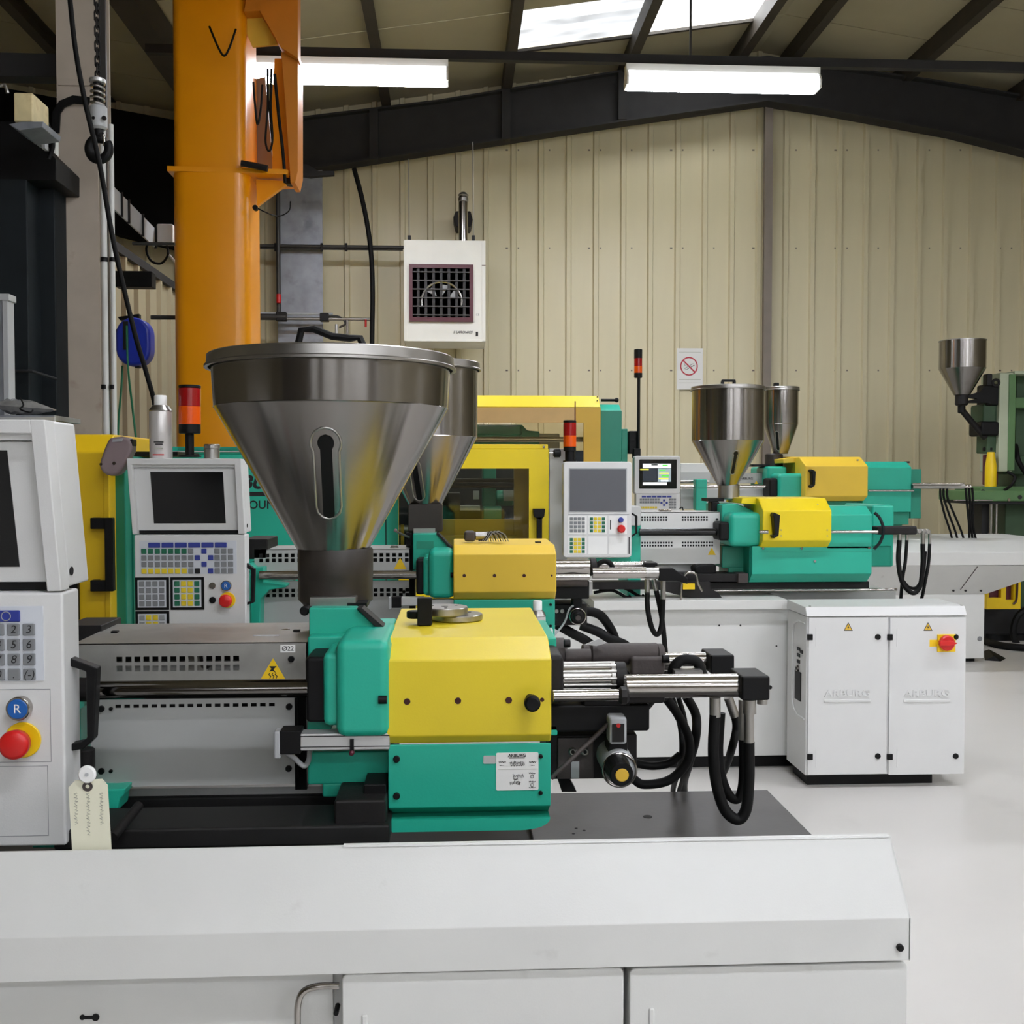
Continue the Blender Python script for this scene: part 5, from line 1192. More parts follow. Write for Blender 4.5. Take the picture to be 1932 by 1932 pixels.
# cover
Yf = 8.0
cov = PX(M4, 'yellow_cover', 1520, 1638, Yf, [(8.7, 862), (8.16, 862), (Yf, 879), (Yf, 936), (8.08, 945), (8.7, 940)], 1580, 'yellow_warm', 0.008)
PY(cov, 'cover_wing', [(1477, 866), (1490, 864), (1525, 862), (1521, 885), (1516, 872), (1478, 874)], 8.25, 0.45, 'yellow_warm', 0.004)
strap(cov, 'cover_handle', [(1530, 887), (1536, 890), (1536, 915), (1530, 919)], 5, Yf-0.06, 0.06, 'black', 0.006); CYY(cov, 'rivet', 1619, 868, 1.5, 8.07, 0.02, 'satin', 8)
rh = PX(M4, 'rear_housing', 1628, 1720, 8.1, [(8.75, 871), (8.2, 871), (8.1, 882), (8.1, 966), (8.75, 966)], 1680, 'teal', 0.006); cyl(rh, 'vent_hole', (P(1711, 876, 8.25).x, 8.25, P(1700, 871, 8.25).z-0.012), 0.02, 0.014, 'z', 'ink', 16)
B(rh, 'rear_step', 1718, 1738, 885, 978, 8.2, 0.5, 'teal_shaded', 0.005); B(rh, 'lower_step', 1560, 1715, 945, 990, 8.15, 0.5, 'teal_shaded', 0.006); PY(rh, 'skirt', [(1640, 960), (1738, 965), (1738, 978), (1710, 978), (1700, 995), (1640, 995)], 8.22, 0.3, 'teal_shaded', 0.005)
CXX(M4, 'chrome_rail', 1638, 1724, 925.5, 2.2, 8.05, 'chrome', 14); CXX(M4, 'core_pull_cylinder', 1721, 1818, 917, 5.5, 8.1, 'satin', 20); CXX(M4, 'cylinder_top', 1721, 1818, 913, 2.2, 8.06, 'chrome', 14)
nt = CXX(M4, 'hose_nut', 1818, 1832, 918, 4, 8.1, 'chrome', 12, 0.004)
hs = lambda pts, r: T(M4, 'hydraulic_hose', pts, r, 'rubber', 8)
for du in (0, 6, 13): hs([(1774+du, 922, 8.1), (1775+du, 940, 8.1), (1782+du*1.4, 970, 8.12), (1792+du*1.6, 1000, 8.15), (1797+du*1.7, 1020, 8.16)], 2.2)
for du in (0, 6, 12): hs([(1822+du, 920, 8.1), (1824+du, 945, 8.1), (1828+du*0.6, 985, 8.12), (1829+du*1.0, 1018, 8.15)], 2.4)
# bed hood, tapered underside, leg
Yb = 7.75
xq0, xq1 = P(1690, 1040, Yb).x, P(2020, 1040, Yb).x
Zh = lambda v, Y=Yb: P(1780, v, Y).z
hd = prism(M4, 'bed_hood', [(Yb, Zh(1067)), (Yb, Zh(1042)), (Yb+0.35, Zh(1016, Yb+0.35)), (Yb+1.0, Zh(1016, Yb+0.35)), (Yb+1.0, Zh(1067))], 'x', P(1600, 1040, Yb).x, xq1, 'white', 0.006)
YL = 8.05
vf = [P(1600, 1067, Yb+0.004), P(2015, 1067, Yb+0.004), P(1862, 1120, YL), P(1600, 1124, YL)]
vk = [Vector((q.x, 8.7, q.z)) for q in vf]
ub = mk(M4, 'tapered_underside', vf+vk, [(0, 1, 2, 3), (7, 6, 5, 4), (0, 4, 5, 1), (1, 5, 6, 2), (2, 6, 7, 3), (3, 7, 4, 0)], 'white')
def sl(u, v, o=-0.004):        # point on the sloping underside seen at a pixel
    q0, q1, q2 = vf[0], vf[1], vf[2]; n = (q1-q0).cross(q2-q0).normalized()
    if n.y > 0: n = -n
    r0 = Vector((0, 0, H)); rd = P(u, v, 1.0)-r0; t = (q0-r0).dot(n)/rd.dot(n); return r0+rd*t+n*0.002
tube(ub, 'panel_seam', [sl(1844, 1069), sl(1812, 1112)], 0.003, 'casting', 6, False)
for u in (1798, 1821, 1850): q = sl(u, 1114); cyl(ub, 'screw', (q.x, q.y-0.01, q.z), 0.008, 0.01, 'y', 'ink', 10)
lg = W(M4, 'leg_panel', P(1600, 1200, YL).x, P(1857, 1200, YL).x, YL, 8.7, Zh(1243, YL), Zh(1121, YL), 'white', 0.006); CYY(lg, 'latch', 1849, 1205, 4.5, YL-0.005, 0.01, 'key_grey', 16)
W(lg, 'gap_plinth', P(1600, 1200, 8).x, P(1850, 1200, 8).x, YL+0.04, 8.65, 0, Zh(1243, YL)+0.001, 'rubber')
W(M4, 'base_frame', P(560, 1100, 8).x, P(1600, 1100, Yb+.1).x, Yb+0.3, 8.8, 0.1, Zh(1067), 'white', 0.006)
for u in (700, 1500):
    for yy in (8.1, 8.7): cyl(M4, 'levelling_foot', (P(u, 1100, 8).x, yy, 0), 0.06, 0.101, 'z', 'rubber', 18)

# ================================================================== old green vertical press
Yv = 9.3
GP = thing('vertical_press', 'old green vertical press with a steel hopper on an angled tube', 'machine', (P(1890, 1200, Yv).x, Yv, 0))
col = B(GP, 'column', 1885, 1912, 703, 890, Yv, 0.35, 'pale_green', 0.01); B(col, 'column_side', 1903, 1916, 706, 888, Yv-0.01, 0.3, 'old_green', 0.006); B(col, 'column_foot', 1893, 1945, 860, 895, Yv+0.1, 0.2, 'old_green_dark', 0.008)
B(GP, 'rear_column', 1916, 2010, 700, 1000, Yv+0.2, 0.4, 'old_green_dark', 0.01); B(GP, 'upper_bracket', 1916, 1990, 750, 770, Yv+0.05, 0.2, 'old_green', 0.01); B(GP, 'cross_head', 1915, 1990, 700, 706, Yv, 0.3, 'pale_green')
inj = B(GP, 'injection_unit', 1855, 1888, 762, 800, Yv+0.05, 0.25, 'old_green_dark', 0.02); B(inj, 'dark_motor', 1852, 1886, 795, 822, Yv, 0.25, 'black', 0.02); B(inj, 'valve_group', 1862, 1888, 724, 765, Yv+0.02, 0.2, 'black', 0.02); B(inj, 'lower_body', 1862, 1888, 820, 855, Yv+0.05, 0.2, 'old_green_dark', 0.01)
PY(inj, 'bracket', [(1826, 746), (1848, 740), (1858, 728), (1870, 730), (1870, 760), (1828, 760), (1828, 756), (1845, 752), (1826, 750)], Yv, 0.06, 'black')
B(inj, 'clamp_knob', 1862, 1873, 705, 728, Yv, 0.08, 'iron', 0.01); vv, ff = tubev([P(1879+6*cos(2*pi*i/20), 722+6*sin(2*pi*i/20), Yv) for i in range(20)], 0.012, 8, True); mk(inj, 'eye_ring', vv, ff, 'iron')
hopper(GP, 1815.5, Yv, 43, 42.5, 42.5, 640, 644, 696, 745, 15, None, 'steel hopper without lid', None, lidless=True)
CZZ(GP, 'hopper_neck', 1814, 744, 765, 12, Yv, 'iron', 20, 0.01); CZZ(GP, 'neck_joint', 1814, 763, 780, 7, Yv, 'black', 16, 0.01)
T(GP, 'feed_tube', [(1815, 774, Yv), (1858, 826, Yv+0.05)], 6, 'iron', 14, False)
CZZ(GP, 'nozzle_flange', 1865, 843, 852, 11, Yv+0.1, 'black', 20, 0.01)
lathe(GP, 'yellow_guard_cone', (P(1869, 900, Yv).x, Yv, 0), [(0.0, P(1869, 918, Yv).z), (0.05, P(1869, 918, Yv).z), (0.05, P(1869, 880, Yv).z), (0.03, P(1869, 853, Yv).z), (0, P(1869, 853, Yv).z)], 'estop_yellow', n=20); B(GP, 'red_backing', 1858, 1884, 858, 915, Yv+0.08, 0.05, 'wine', 0.01)
tb = B(GP, 'press_table', 1838, 2020, 926, 946, Yv-0.15, 0.7, 'old_green', 0.012); B(tb, 'table_riser', 1850, 2020, 918, 930, Yv-0.05, 0.5, 'old_green', 0.01); CYY(tb, 'bolt_head', 1855, 927, 4, Yv-0.06, 0.02, 'ink', 14); CYY(tb, 'bolt_head', 1925, 938, 4, Yv-0.16, 0.02, 'ink', 14); CYY(tb, 'steel_stud', 1904, 943, 3, Yv-0.16, 0.02, 'chrome', 12); CXX(tb, 'steel_bar', 1800, 1872, 944, 1.6, Yv-0.18, 'chrome', 10); B(tb, 'table_edge', 1838, 2020, 945, 951, Yv-0.12, 0.6, 'ink')
fr = B(GP, 'press_frame', 1895, 2030, 950, 1250, Yv+0.1, 0.5, 'old_green_dark', 0.01)
for u in (1869, 1879): CXX(fr, 'guide_foot', u-4, u+4, 1008, 3, Yv, 'satin', 12); CZZ(fr, 'guide_rod', u, 950, 1010, 3, Yv, 'satin', 14)
B(fr, 'dark_recess', 1852, 1866, 951, 1010, Yv+0.05, 0.2, 'ink'); B(fr, 'floor_plinth', 1850, 2030, 1150, 1262, Yv-0.1, 0.6, 'ink'); W(fr, 'sole_plate', P(1850, 1200, Yv).x, P(2030, 1200, Yv).x, Yv-0.2, Yv+0.6, 0, 0.05, 'black')
xv0, xv1, zv0, zv1 = rect(1862, 1926, 1085, 1149, Yv-0.35)
yg_ = perf(GP, 'yellow_guard', xv0, xv1, zv0, zv1, Yv-0.35, 0.05, [tuple(rect(1866, 1889, 1112, 1128, Yv-0.35)), tuple(rect(1898, 1913, 1095, 1132, Yv-0.35))], 'estop_yellow'); B(yg_, 'wheel_box', 1866, 1914, 1090, 1132, Yv-0.3, 0.1, 'wine'); T(yg_, 'guard_rail', [(1920, 1087, Yv-0.37), (1918, 1130, Yv-0.37), (1912, 1140, Yv-0.37)], 2, 'maroon', 8)
vv, ff = tubev([P(1938+26*cos(2*pi*i/28), 1190+38*sin(2*pi*i/28), Yv-0.3) for i in range(28)], 0.03, 8, True); mk(GP, 'hand_wheel', vv, ff, 'rubber')
T(GP, 'drain_hose', [(1900, 890, Yv-0.1), (1915, 900, Yv-0.15), (1908, 915, Yv-0.15), (1895, 925, Yv-0.1)], 3, 'rubber', 8); T(GP, 'drain_hose', [(1916, 840, Yv+0.1), (1922, 870, Yv), (1940, 900, Yv)], 5, 'rubber', 8)
# hose lying on the floor by the press
def onfloor(u, v, z=0.0):
    q = P(u, v, 1.0); t = (z-H)/(q.z-H); return Vector((q.x*t, q.y*t, z))
fh = tube(None, 'floor_hose', [onfloor(1850, 1206, 0.03), onfloor(1885, 1217, 0.03), onfloor(1930, 1222, 0.03), onfloor(1975, 1224, 0.03)], 0.03, 'rubber', 10); tag(fh, 'thick dark hose lying on the floor by the press', 'hose')
v = [onfloor(1857, 1228, 0.012), onfloor(1866, 1225, 0.03), onfloor(1898, 1242, 0.012), onfloor(1888, 1248, 0.0), onfloor(1858, 1246, 0.0), onfloor(1875, 1238, 0.035)]
rg = mk(None, 'rag', v, [(0, 1, 5), (1, 2, 5), (2, 3, 5), (3, 4, 5), (4, 0, 5), (0, 4, 3, 2, 1)], 'rubber'); tag(rg, 'crumpled black rag on the floor beside the pale leg panel', 'rag')

# ================================================================== jib crane
Yj = 6.9
JC = thing('jib_crane', 'tall orange jib crane column with bracket arm and cables', 'crane', (P(412, 800, Yj).x, Yj, 0))
r_ = 68*S(Yj)
xc = P(413, 600, Yj).x
def oct_(hw, chm): return [(hw, -hw+chm), (hw, hw-chm), (hw-chm, hw), (-hw+chm, hw), (-hw, hw-chm), (-hw, -hw+chm), (-hw+chm, -hw), (hw-chm, -hw)]
def column(nm, hw, chm, z0, z1, dx=0.0):
    pts = []
    for cx_, cy_, a0 in ((1, -1, -pi/2), (1, 1, 0), (-1, 1, pi/2), (-1, -1, pi)):
        for i in range(6):
            a = a0+pi/2*i/5; pts.append((xc+dx+cx_*(hw-chm)+chm*cos(a), Yj+cy_*(hw-chm)+chm*sin(a)))
    return prism(JC, nm, pts, 'z', z0, z1, 'orange', sharp=25)
zc_ = P(413, 325, Yj-r_).z
column('column', r_, 0.09, 0, zc_); col = column('upper_column', r_-0.012, 0.06, zc_+0.03, 5.35, -0.004)
W(JC, 'base_plate', xc-0.4, xc+0.4, Yj-0.4, Yj+0.4, 0, 0.03, 'orange_dull')
prism(JC, 'collar_plate', [(xc-r_-0.015, Yj-r_-0.015), (xc+r_+0.24, Yj-r_+0.02), (xc+r_+0.24, Yj+0.12), (xc-r_-0.015, Yj+r_+0.015)], 'z', zc_, zc_+0.03, 'orange')
Yq = Yj-0.12
PY(JC, 'lower_gusset', [(483, 338), (548, 342), (485, 388)], Yq, 0.04, 'orange', 0.002)
ar = PY(JC, 'bracket_plate', [(530, 98), (562, 98), (562, 322), (557, 345), (548, 345), (537, 180)], Yq-0.06, 0.22, 'orange_dull', 0.003)
PY(ar, 'inner_plate', [(518, 110), (536, 110), (556, 342), (514, 340), (513, 190)], Yq+0.05, 0.02, 'orange', 0.002)
PY(ar, 'dark_web', [(478, 150), (500, 145), (514, 300), (517, 328), (480, 325)], Yq+0.3, 0.02, 'post')
PY(JC, 'arm_plate', [(474, -60), (562, -60), (562, 110), (530, 90), (490, 20), (460, 22)], Yq-0.12, 0.12, 'orange_dull', 0.003)
B(JC, 'arm_beam', 300, 560, -130, -60, Yq-0.5, 0.3, 'orange_dull', 0.004)
PY(JC, 'arm_stiffener', [(462, 22), (488, 22), (528, 84), (476, 88), (464, 60)], Yq-0.02, 0.02, 'yellow_old', 0.002)
T(JC, 'stop_roller', [(455, 308, Yq-0.15), (482, 313, Yq-0.15), (505, 318, Yq-0.15)], 6, 'iron', 12, False)
cyl(JC, 'pivot_pin', (P(548, 345, Yq).x, Yq+0.02, P(548, 348, Yq).z), 0.04, 0.05, 'z', 'iron', 16, 0.006)
ck = lambda pts, r: T(JC, 'hanging_cable', pts, r, 'rubber', 8)
ck([(478, 155, Yq-0.2), (481, 195, Yq-0.2), (486, 235, Yq-0.2), (492, 205, Yq-0.2), (495, 160, Yq-0.2)], 2)
ck([(505, 130, Yq-0.1), (505, 200, Yq-0.1), (501, 265, Yq-0.1), (508, 285, Yq-0.1), (514, 262, Yq-0.1), (511, 200, Yq-0.1), (512, 130, Yq-0.1)], 2)
ck([(518, 140, Yq-0.08), (526, 220, Yq-0.08), (534, 290, Yq-0.08), (538, 345, Yq-0.08)], 3); ck([(395, 50, Yq-0.2), (412, 90, Yq-0.22), (423, 105, Yq-0.23), (433, 90, Yq-0.22), (445, 55, Yq-0.2)], 2)
CYY(JC, 'cable_plug', 481, 391, 5, Yq-0.16, 0.04, 'black', 14, 0.004); T(JC, 'thin_wire', [(483, 391, Yq-0.15), (500, 400, Yq-0.1), (525, 408, Yq), (545, 398, Yq), (548, 380, Yq)], 1.2, 'rubber', 6)

# chain hook in front of the near column
Yk = 5.0
HK = thing('chain_hook', 'black hoist hook hanging on a chain in front of the cream column', 'hook', P(187, 305, Yk))
ln = None
zt = P(183, 150, Yk).z; xk_ = P(184, 100, Yk).x
pl = 0.034
pts = []
for i in range(16):
    a = 2*pi*i/16; pts.append(Vector((0.011*cos(a), 0, (0.0145 if sin(a) >= 0 else -0.0145)+0.011*sin(a))))
la = mk(HK, 'chain_link', *tubev([p+Vector((xk_, Yk, zt+0.015)) for p in pts], 0.0042, 8, True), 'iron')
lb_ = mk(HK, 'chain_link', *tubev([Vector((p.y, p.x, p.z))+Vector((xk_, Yk, zt+0.015+pl)) for p in pts], 0.0042, 8, True), 'iron')
for i in range(1, 12): dup(la, (0, 0, 2*pl*i), HK); dup(lb_, (0, 0, 2*pl*i), HK)
sp = CZZ(HK, 'spring_core', 184, 152, 200, 7, Yk, 'iron', 16)
hl_ = []
for i in range(61):
    a = 2*pi*i/15; hl_.append(P(184, 157+42*i/60, Yk)+Vector((0.028*cos(a), 0.028*sin(a), 0)))
tube(HK, 'spring', hl_, 0.006, 'satin', 8, False)
CZZ(HK, 'spring_plate', 184, 149, 157, 14.5, Yk, 'alu', 24, 0.003)
CZZ(HK, 'swivel_body', 186, 199, 245, 15.5, Yk, 'greyplastic', 28, 0.01); CYY(HK, 'body_bolt', 196, 222, 4, Yk-0.04, 0.01, 'iron', 14); CYY(HK, 'body_bolt', 176, 222, 3, Yk-0.04, 0.01, 'iron', 14)
CZZ(HK, 'hook_shank', 186, 243, 258, 9, Yk, 'black', 20)
hp = []
for i in range(23):
    a = radians(75)+radians(320)*i/22; hp.append((187+18.5*cos(a), 281-20*sin(a), Yk))
hk = tube(HK, 'hook', [P(186, 252, Yk)]+[P(*q) for q in hp], 0.0215, 'black', 12); T(HK, 'safety_latch', [(195, 254, Yk-0.01), (197, 275, Yk-0.01)], 3, 'chrome', 8, False)

# long pendant cable slung past the column
pc = T(None, 'pendant_cable', [(130, -20, 4.9), (142, 90, 4.9), (160, 190, 4.9), (188, 310, 4.9), (215, 460, 4.95), (252, 620, 5.0), (275, 700, 5.05), (292, 765, 5.1), (300, 850, 5.2)], 4.5, 'rubber', 10); tag(pc, 'long dark cable slung diagonally past the column and hose reel', 'cable')
# white conduits beside the column
Yw = 5.32
for u, r, lab in ((197, 5.5, 'white vertical conduit against the cream column'), (212.5, 4.5, 'slimmer white conduit beside the first one')):
    t = thing('conduit', lab, 'pipe', (P(u, 500, Yw).x, Yw, 0)); c = P(u, 500, Yw)
    cyl(t, 'pipe', (c.x, Yw, 0.5), r*S(Yw), P(u, 235, Yw).z-0.5, 'z', 'conduit', 14)
    for v in (490, 730): CZZ(t, 'clip', u, v-4, v+4, r+1.5, Yw, 'black', 14)
    if r > 5: W(t, 'cable_channel', c.x-0.02, c.x+0.012, Yw+0.02, Yw+0.04, 0.5, 5.0, 'pipe_dark')
# cable tray with junction box on the side wall
CT = thing('cable_tray', 'grey cable tray ending in a white junction box', 'cable tray', P(255, 410, 6.6))
A, E = P(214, 372, 6.1), P(296, 452, 7.2)
def slab(par, nm, a, b, h, t, mat):
    v = [a+Vector((0, 0, h)), b+Vector((0, 0, h)), b-Vector((0, 0, h)), a-Vector((0, 0, h))]
    v += [q+Vector((-t, 0.0, 0)) for q in v]
    return mk(par, nm, v, [(0, 1, 2, 3), (7, 6, 5, 4), (0, 4, 5, 1), (1, 5, 6, 2), (2, 6, 7, 3), (3, 7, 4, 0)], mat)
slab(CT, 'tray_side', A, E, 0.062, 0.01, 'greyplastic')
for k in (0.15, 0.3, 0.62, 0.95):
    q = A.lerp(E, k); W(CT, 'tray_bar', q.x-0.006, q.x+0.012, q.y-0.006, q.y+0.006, q.z-0.07, q.z+0.07, 'iron')
jb = B(CT, 'junction_box', 295, 326, 422, 457, 7.15, 0.12, 'cap_white', 0.01); T(jb, 'cable_loop', [(285, 448, 7.2), (276, 470, 7.2), (285, 492, 7.2), (304, 497, 7.2), (317, 480, 7.2), (314, 458, 7.2)], 2.2, 'rubber', 8)
T(CT, 'bracket_stay', [(318, 480, 7.2), (345, 512, 7.4)], 2.4, 'greyplastic', 8, False)
bk = B(None, 'wall_bracket', 216, 286, 511, 541, 6.9, 0.1, 'black', 0.004); tag(bk, 'square black bracket on the side wall above the hose reel', 'bracket')
# blue hose reel with green air hose
Yr = 6.9
HR = thing('hose_reel', 'blue wall-mounted hose reel with a thin green hose', 'hose reel', P(250, 645, Yr))
RB(HR, 'casing', 217, 283, 598, 690, Yr, 0.13, 30, 'reel_blue', 0.025); W(HR, 'wall_mount', XL+0.031, P(225, 640, Yr).x, Yr+0.03, Yr+0.1, P(225, 660, Yr).z, P(225, 620, Yr).z, 'black'); B(HR, 'outlet_slot', 232, 242, 606, 660, Yr-0.003, 0.01, 'ink', 0.002)
PY(HR, 'hanger', [(222, 598), (262, 592), (262, 600), (226, 604)], Yr+0.1, 0.05, 'black'); B(HR, 'hose_stop', 254, 263, 688, 694, Yr+0.05, 0.05, 'ink', 0.005)
T(HR, 'air_hose', [(239, 615, Yr-0.02), (240, 660, Yr-0.05), (243, 710, Yr-0.05), (250, 770, Yr), (258, 840, Yr)], 2, 'hose_green', 8); T(HR, 'air_hose', [(231, 690, Yr+0.1), (229, 730, Yr+0.1), (224, 790, Yr+0.1), (222, 850, Yr+0.1)], 2, 'hose_green', 8)
# pipes on the far wall
Yp = 11.1
pr_ = thing('gas_pipe', 'dark gas pipe run along the gable wall to the heater', 'pipe', P(640, 465, Yp))
CXX(pr_, 'main_run', 446, 768, 465, 3.2, Yp, 'pipe_dark', 12); CXX(pr_, 'second_run', 486, 760, 470, 1.6, Yp, 'pipe_dark', 10); CZZ(pr_, 'riser', 526, 350, 600, 4, Yp-0.05, 'pipe_dark', 12); CZZ(pr_, 'red_valve', 526, 555, 572, 4.5, Yp-0.08, 'red', 12, 0.005)
for u in (520, 607, 653): CZZ(pr_, 'pipe_clip', u, 459, 474, 2.5, Yp-0.01, 'iron', 10)
CXX(pr_, 'side_run', 250, 330, 460, 3, 6.6, 'pipe_dark', 12)
ap = thing('air_pipe', 'compressed air pipes with valves beside the galvanised column', 'pipe', P(590, 600, Yp))
CXX(ap, 'grey_pipe', 480, 628, 592, 2.5, Yp-0.1, 'greyplastic', 12); CXX(ap, 'dark_pipe', 480, 540, 598, 6, Yp-0.15, 'pipe_dark', 12); CXX(ap, 'steel_pipe', 540, 700, 602, 3, Yp-0.12, 'satin', 12); B(ap, 'valve', 603, 620, 590, 606, Yp-0.15, 0.08, 'iron', 0.01); B(ap, 'valve', 520, 540, 588, 605, Yp-0.18, 0.08, 'iron', 0.01)
T(ap, 'red_lever', [(690, 603, Yp-0.14), (690, 617, Yp-0.14)], 2, 'red', 8, False); CZZ(ap, 'drop', 635, 612, 630, 3, Yp-0.12, 'alu', 10); CZZ(ap, 'drop', 655, 604, 630, 2.5, Yp-0.12, 'satin', 10); T(ap, 'bent_pipe', [(620, 596, Yp-0.12), (640, 598, Yp-0.12), (652, 610, Yp-0.12), (640, 618, Yp-0.12)], 2, 'pipe_dark', 8)
CXX(ap, 'side_run', 285, 335, 599, 4, 6.85, 'pipe_dark', 12)
bc = T(None, 'drop_cable', [(668, 318, 10.85), (682, 370, 10.85), (694, 430, 10.85), (701, 490, 10.85), (703, 560, 10.85), (702, 660, 10.85), (702, 1000, 10.9), (702, 1175, 11.2)], 4.6, 'rubber', 10); tag(bc, 'thick black cable curving down the gable wall beside the heater', 'cable')
sr = PY(None, 'reel_arm', [(560, 308), (580, 310), (600, 322), (630, 322), (630, 330), (600, 332), (585, 334), (560, 330)], 10.2, 0.06, 'iron', 0.004); tag(sr, 'small dark bracket arm jutting beside the crane plate', 'bracket')

# ================================================================== unit heater
Yu = 10.55
UH = thing('unit_heater', 'white gas unit heater with maroon-framed grille hung on the gable wall', 'heater', P(838, 645, Yu))
bd = B(UH, 'casing', 762, 916, 453, 644, Yu, 0.6, 'heater', 0.006)
B(bd, 'side_rail', 762, 768, 454, 643, Yu-0.004, 0.01, 'heater', 0.001); B(bd, 'side_rail', 909, 916, 454, 643, Yu-0.004, 0.01, 'heater', 0.001); B(bd, 'lower_rail', 768, 909, 640, 644, Yu-0.004, 0.01, 'heater', 0.001); B(bd, 'panel_joint', 909, 916, 500, 501.5, Yu-0.006, 0.003, 'post')
gx0, gx1, gz0, gz1 = rect(772, 893, 499, 607, Yu-0.02); ix0, ix1, iz0, iz1 = rect(778.5, 886, 506, 599, Yu-0.02)
gr = perf(UH, 'grille_frame', gx0, gx1, gz0, gz1, Yu-0.03, 0.05, [(ix0, ix1, iz0, iz1)], 'wine'); W(gr, 'dark_interior', ix0, ix1, Yu+0.0, Yu+0.012, iz0, iz1, 'hole')
for i in range(6):
    v = 512+16.2*i; B(gr, 'louvre', 778, 887, v, v+2.2, Yu-0.022, 0.02, 'louvre')
for i in range(7):
    u = 789+14.5*i; B(gr, 'upright', u-2.5, u+2.5, 506, 599, Yu-0.012, 0.01, 'grille')
vv, ff = tubev([P(833+38*cos(a), 570-38*sin(a), Yu-0.002) for a in [radians(-10)+radians(200)*i/24 for i in range(25)]], 0.012, 8); mk(gr, 'fan_ring', vv, ff, 'satin')
for a in (30, 80, 130): PY(gr, 'fan_blade', [(833+14*cos(radians(a)), 570-14*sin(radians(a))), (833+34*cos(radians(a-14)), 570-34*sin(radians(a-14))), (833+34*cos(radians(a+14)), 570-34*sin(radians(a+14)))], Yu-0.004, 0.004, 'key_light')
txt(bd, 'lettering', 'S LARONICS', 873, 627, Yu-0.003, 4.5, 'ink', shear=0.3, off=0.02, sx=1.05); txt(bd, 'lettering', 'CE', 901, 594, Yu-0.003, 4, 'key_light'); B(bd, 'rocker_switch', 897.5, 902, 626, 634, Yu-0.006, 0.01, 'ink')
for u in (772, 893): T(UH, 'suspension_wire', [(u, 452, Yu+0.1), (u-1, 300 if u < 800 else 268, Yu+0.3)], 1.0, 'satin', 6, False); B(UH, 'hook_clip', u-3, u+3, 444, 454, Yu+0.09, 0.03, 'ink')
fl_ = CZZ(UH, 'flue', 874, 372, 456, 8.5, Yu+0.3, 'chrome', 24); CZZ(fl_, 'flue_cap', 874, 363, 374, 10, Yu+0.3, 'satin', 24, 0.03); CZZ(fl_, 'flue_collar', 874, 372, 382, 9.5, Yu+0.3, 'satin', 24, 0.01); PY(fl_, 'wall_flange', [(855, 410), (860, 398), (888, 398), (892, 414), (888, 428), (860, 428)], Yu+0.6, 0.3, 'iron', 0.01)
# no-smoking notice
Ys = WY-0.034
NS = thing('no_smoking_sign', 'white no-smoking notice taped to the gable wall', 'sign', P(1302, 735, Ys))
sh = B(NS, 'sheet', 1277, 1326, 657, 735, Ys-0.004, 0.003, 'paper'); yn = Ys-0.0055
vv, ff = tubev([P(1300+15.5*cos(2*pi*i/40), 691+16.5*sin(2*pi*i/40), yn) for i in range(40)], 0.0075, 6, True)
mk(NS, 'red_ring', [Vector((p.x, yn+(p.y-yn)*0.15, p.z)) for p in vv], ff, 'sign_red'); strap(NS, 'red_slash', [(1289, 680), (1311, 702)], 2.4, yn-0.0015, 0.002, 'sign_red')
strap(NS, 'cigarette_outline', [(1292, 695), (1308, 686), (1310, 689), (1294, 698), (1292, 695)], 0.7, yn, 0.002, 'ink'); strap(NS, 'smoke_mark', [(1291, 686), (1293, 690), (1290, 691)], 0.6, yn, 0.002, 'ink')
for v in (664, 716, 722): B(NS, 'small_print', 1281, 1322, v, v+0.7, yn+0.001, 0.001, 'pencil')

# ================================================================== left side, in the dim
Yd_ = 4.7
DC = thing('dark_duct', 'large dark blue-grey duct housing in the dim corner beside the cream column', 'duct', P(40, 700, Yd_))
B(DC, 'housing', -120, 54, 335, 905, Yd_+0.3, 0.5, 'darkbox', 0.006); B(DC, 'side_panel', 54, 106, 340, 905, Yd_+0.45, 0.35, 'darkbox', 0.006); PY(DC, 'sloping_hood', [(-120, 228), (30, 228), (106, 300), (106, 340), (-120, 340)], Yd_+0.3, 0.5, 'black', 0.004)
T(DC, 'pipe_band', [(20, 700, Yd_+0.27), (60, 700, Yd_+0.27), (106, 715, Yd_+0.4)], 3, 'ink', 8, False)
CB = thing('lamp_box', 'rust-stained cream box with louvred base near the hook', 'box', P(52, 235, 4.6))
B(CB, 'box', 25, 62, 174, 230, 4.6, 0.18, 'cream', 0.008); PY(CB, 'base_tray', [(16, 234), (40, 229), (82, 229), (80, 240), (35, 246)], 4.58, 0.2, 'galv', 0.003)
for i in range(3): B(CB, 'louvre', 60+i*9, 67+i*9, 240+i*4, 268+i*6, 4.9, 0.04, 'greyplastic', 0.002)
PY(CB, 'bright_panel', [(97, 256), (106, 262), (106, 292), (96, 284)], 5.0, 0.03, 'cap_white'); T(CB, 'box_cable', [(88, 232, 4.85), (96, 250, 4.85), (100, 275, 4.85), (92, 300, 4.85)], 4, 'rubber', 8); T(CB, 'hanging_ring', [(0, 162, 4.6), (8, 160, 4.6), (13, 170, 4.6), (14, 176, 4.6)], 3, 'satin', 8)
eb_ = B(None, 'eaves_beam', -150, 107, 98, 143, 5.5, 0.1, 'rafter', 0.004); tag(eb_, 'drab horizontal steel rail high up beside the cream column', 'rail')
MC = thing('metal_cabinet', 'edge of a grey metal cabinet cut off by the frame', 'cabinet', P(0, 760, 4.2))
B(MC, 'body', -160, 10, 566, 905, 4.2, 0.06, 'galv', 0.004); B(MC, 'door_frame', 6, 17, 556, 905, 4.195, 0.06, 'greyplastic', 0.003); B(MC, 'top', -160, 17, 553, 566, 4.19, 0.07, 'greyplastic', 0.003)
SF = thing('shelf', 'narrow grey shelf above the nearest console', 'shelf', P(40, 790, 4.0))
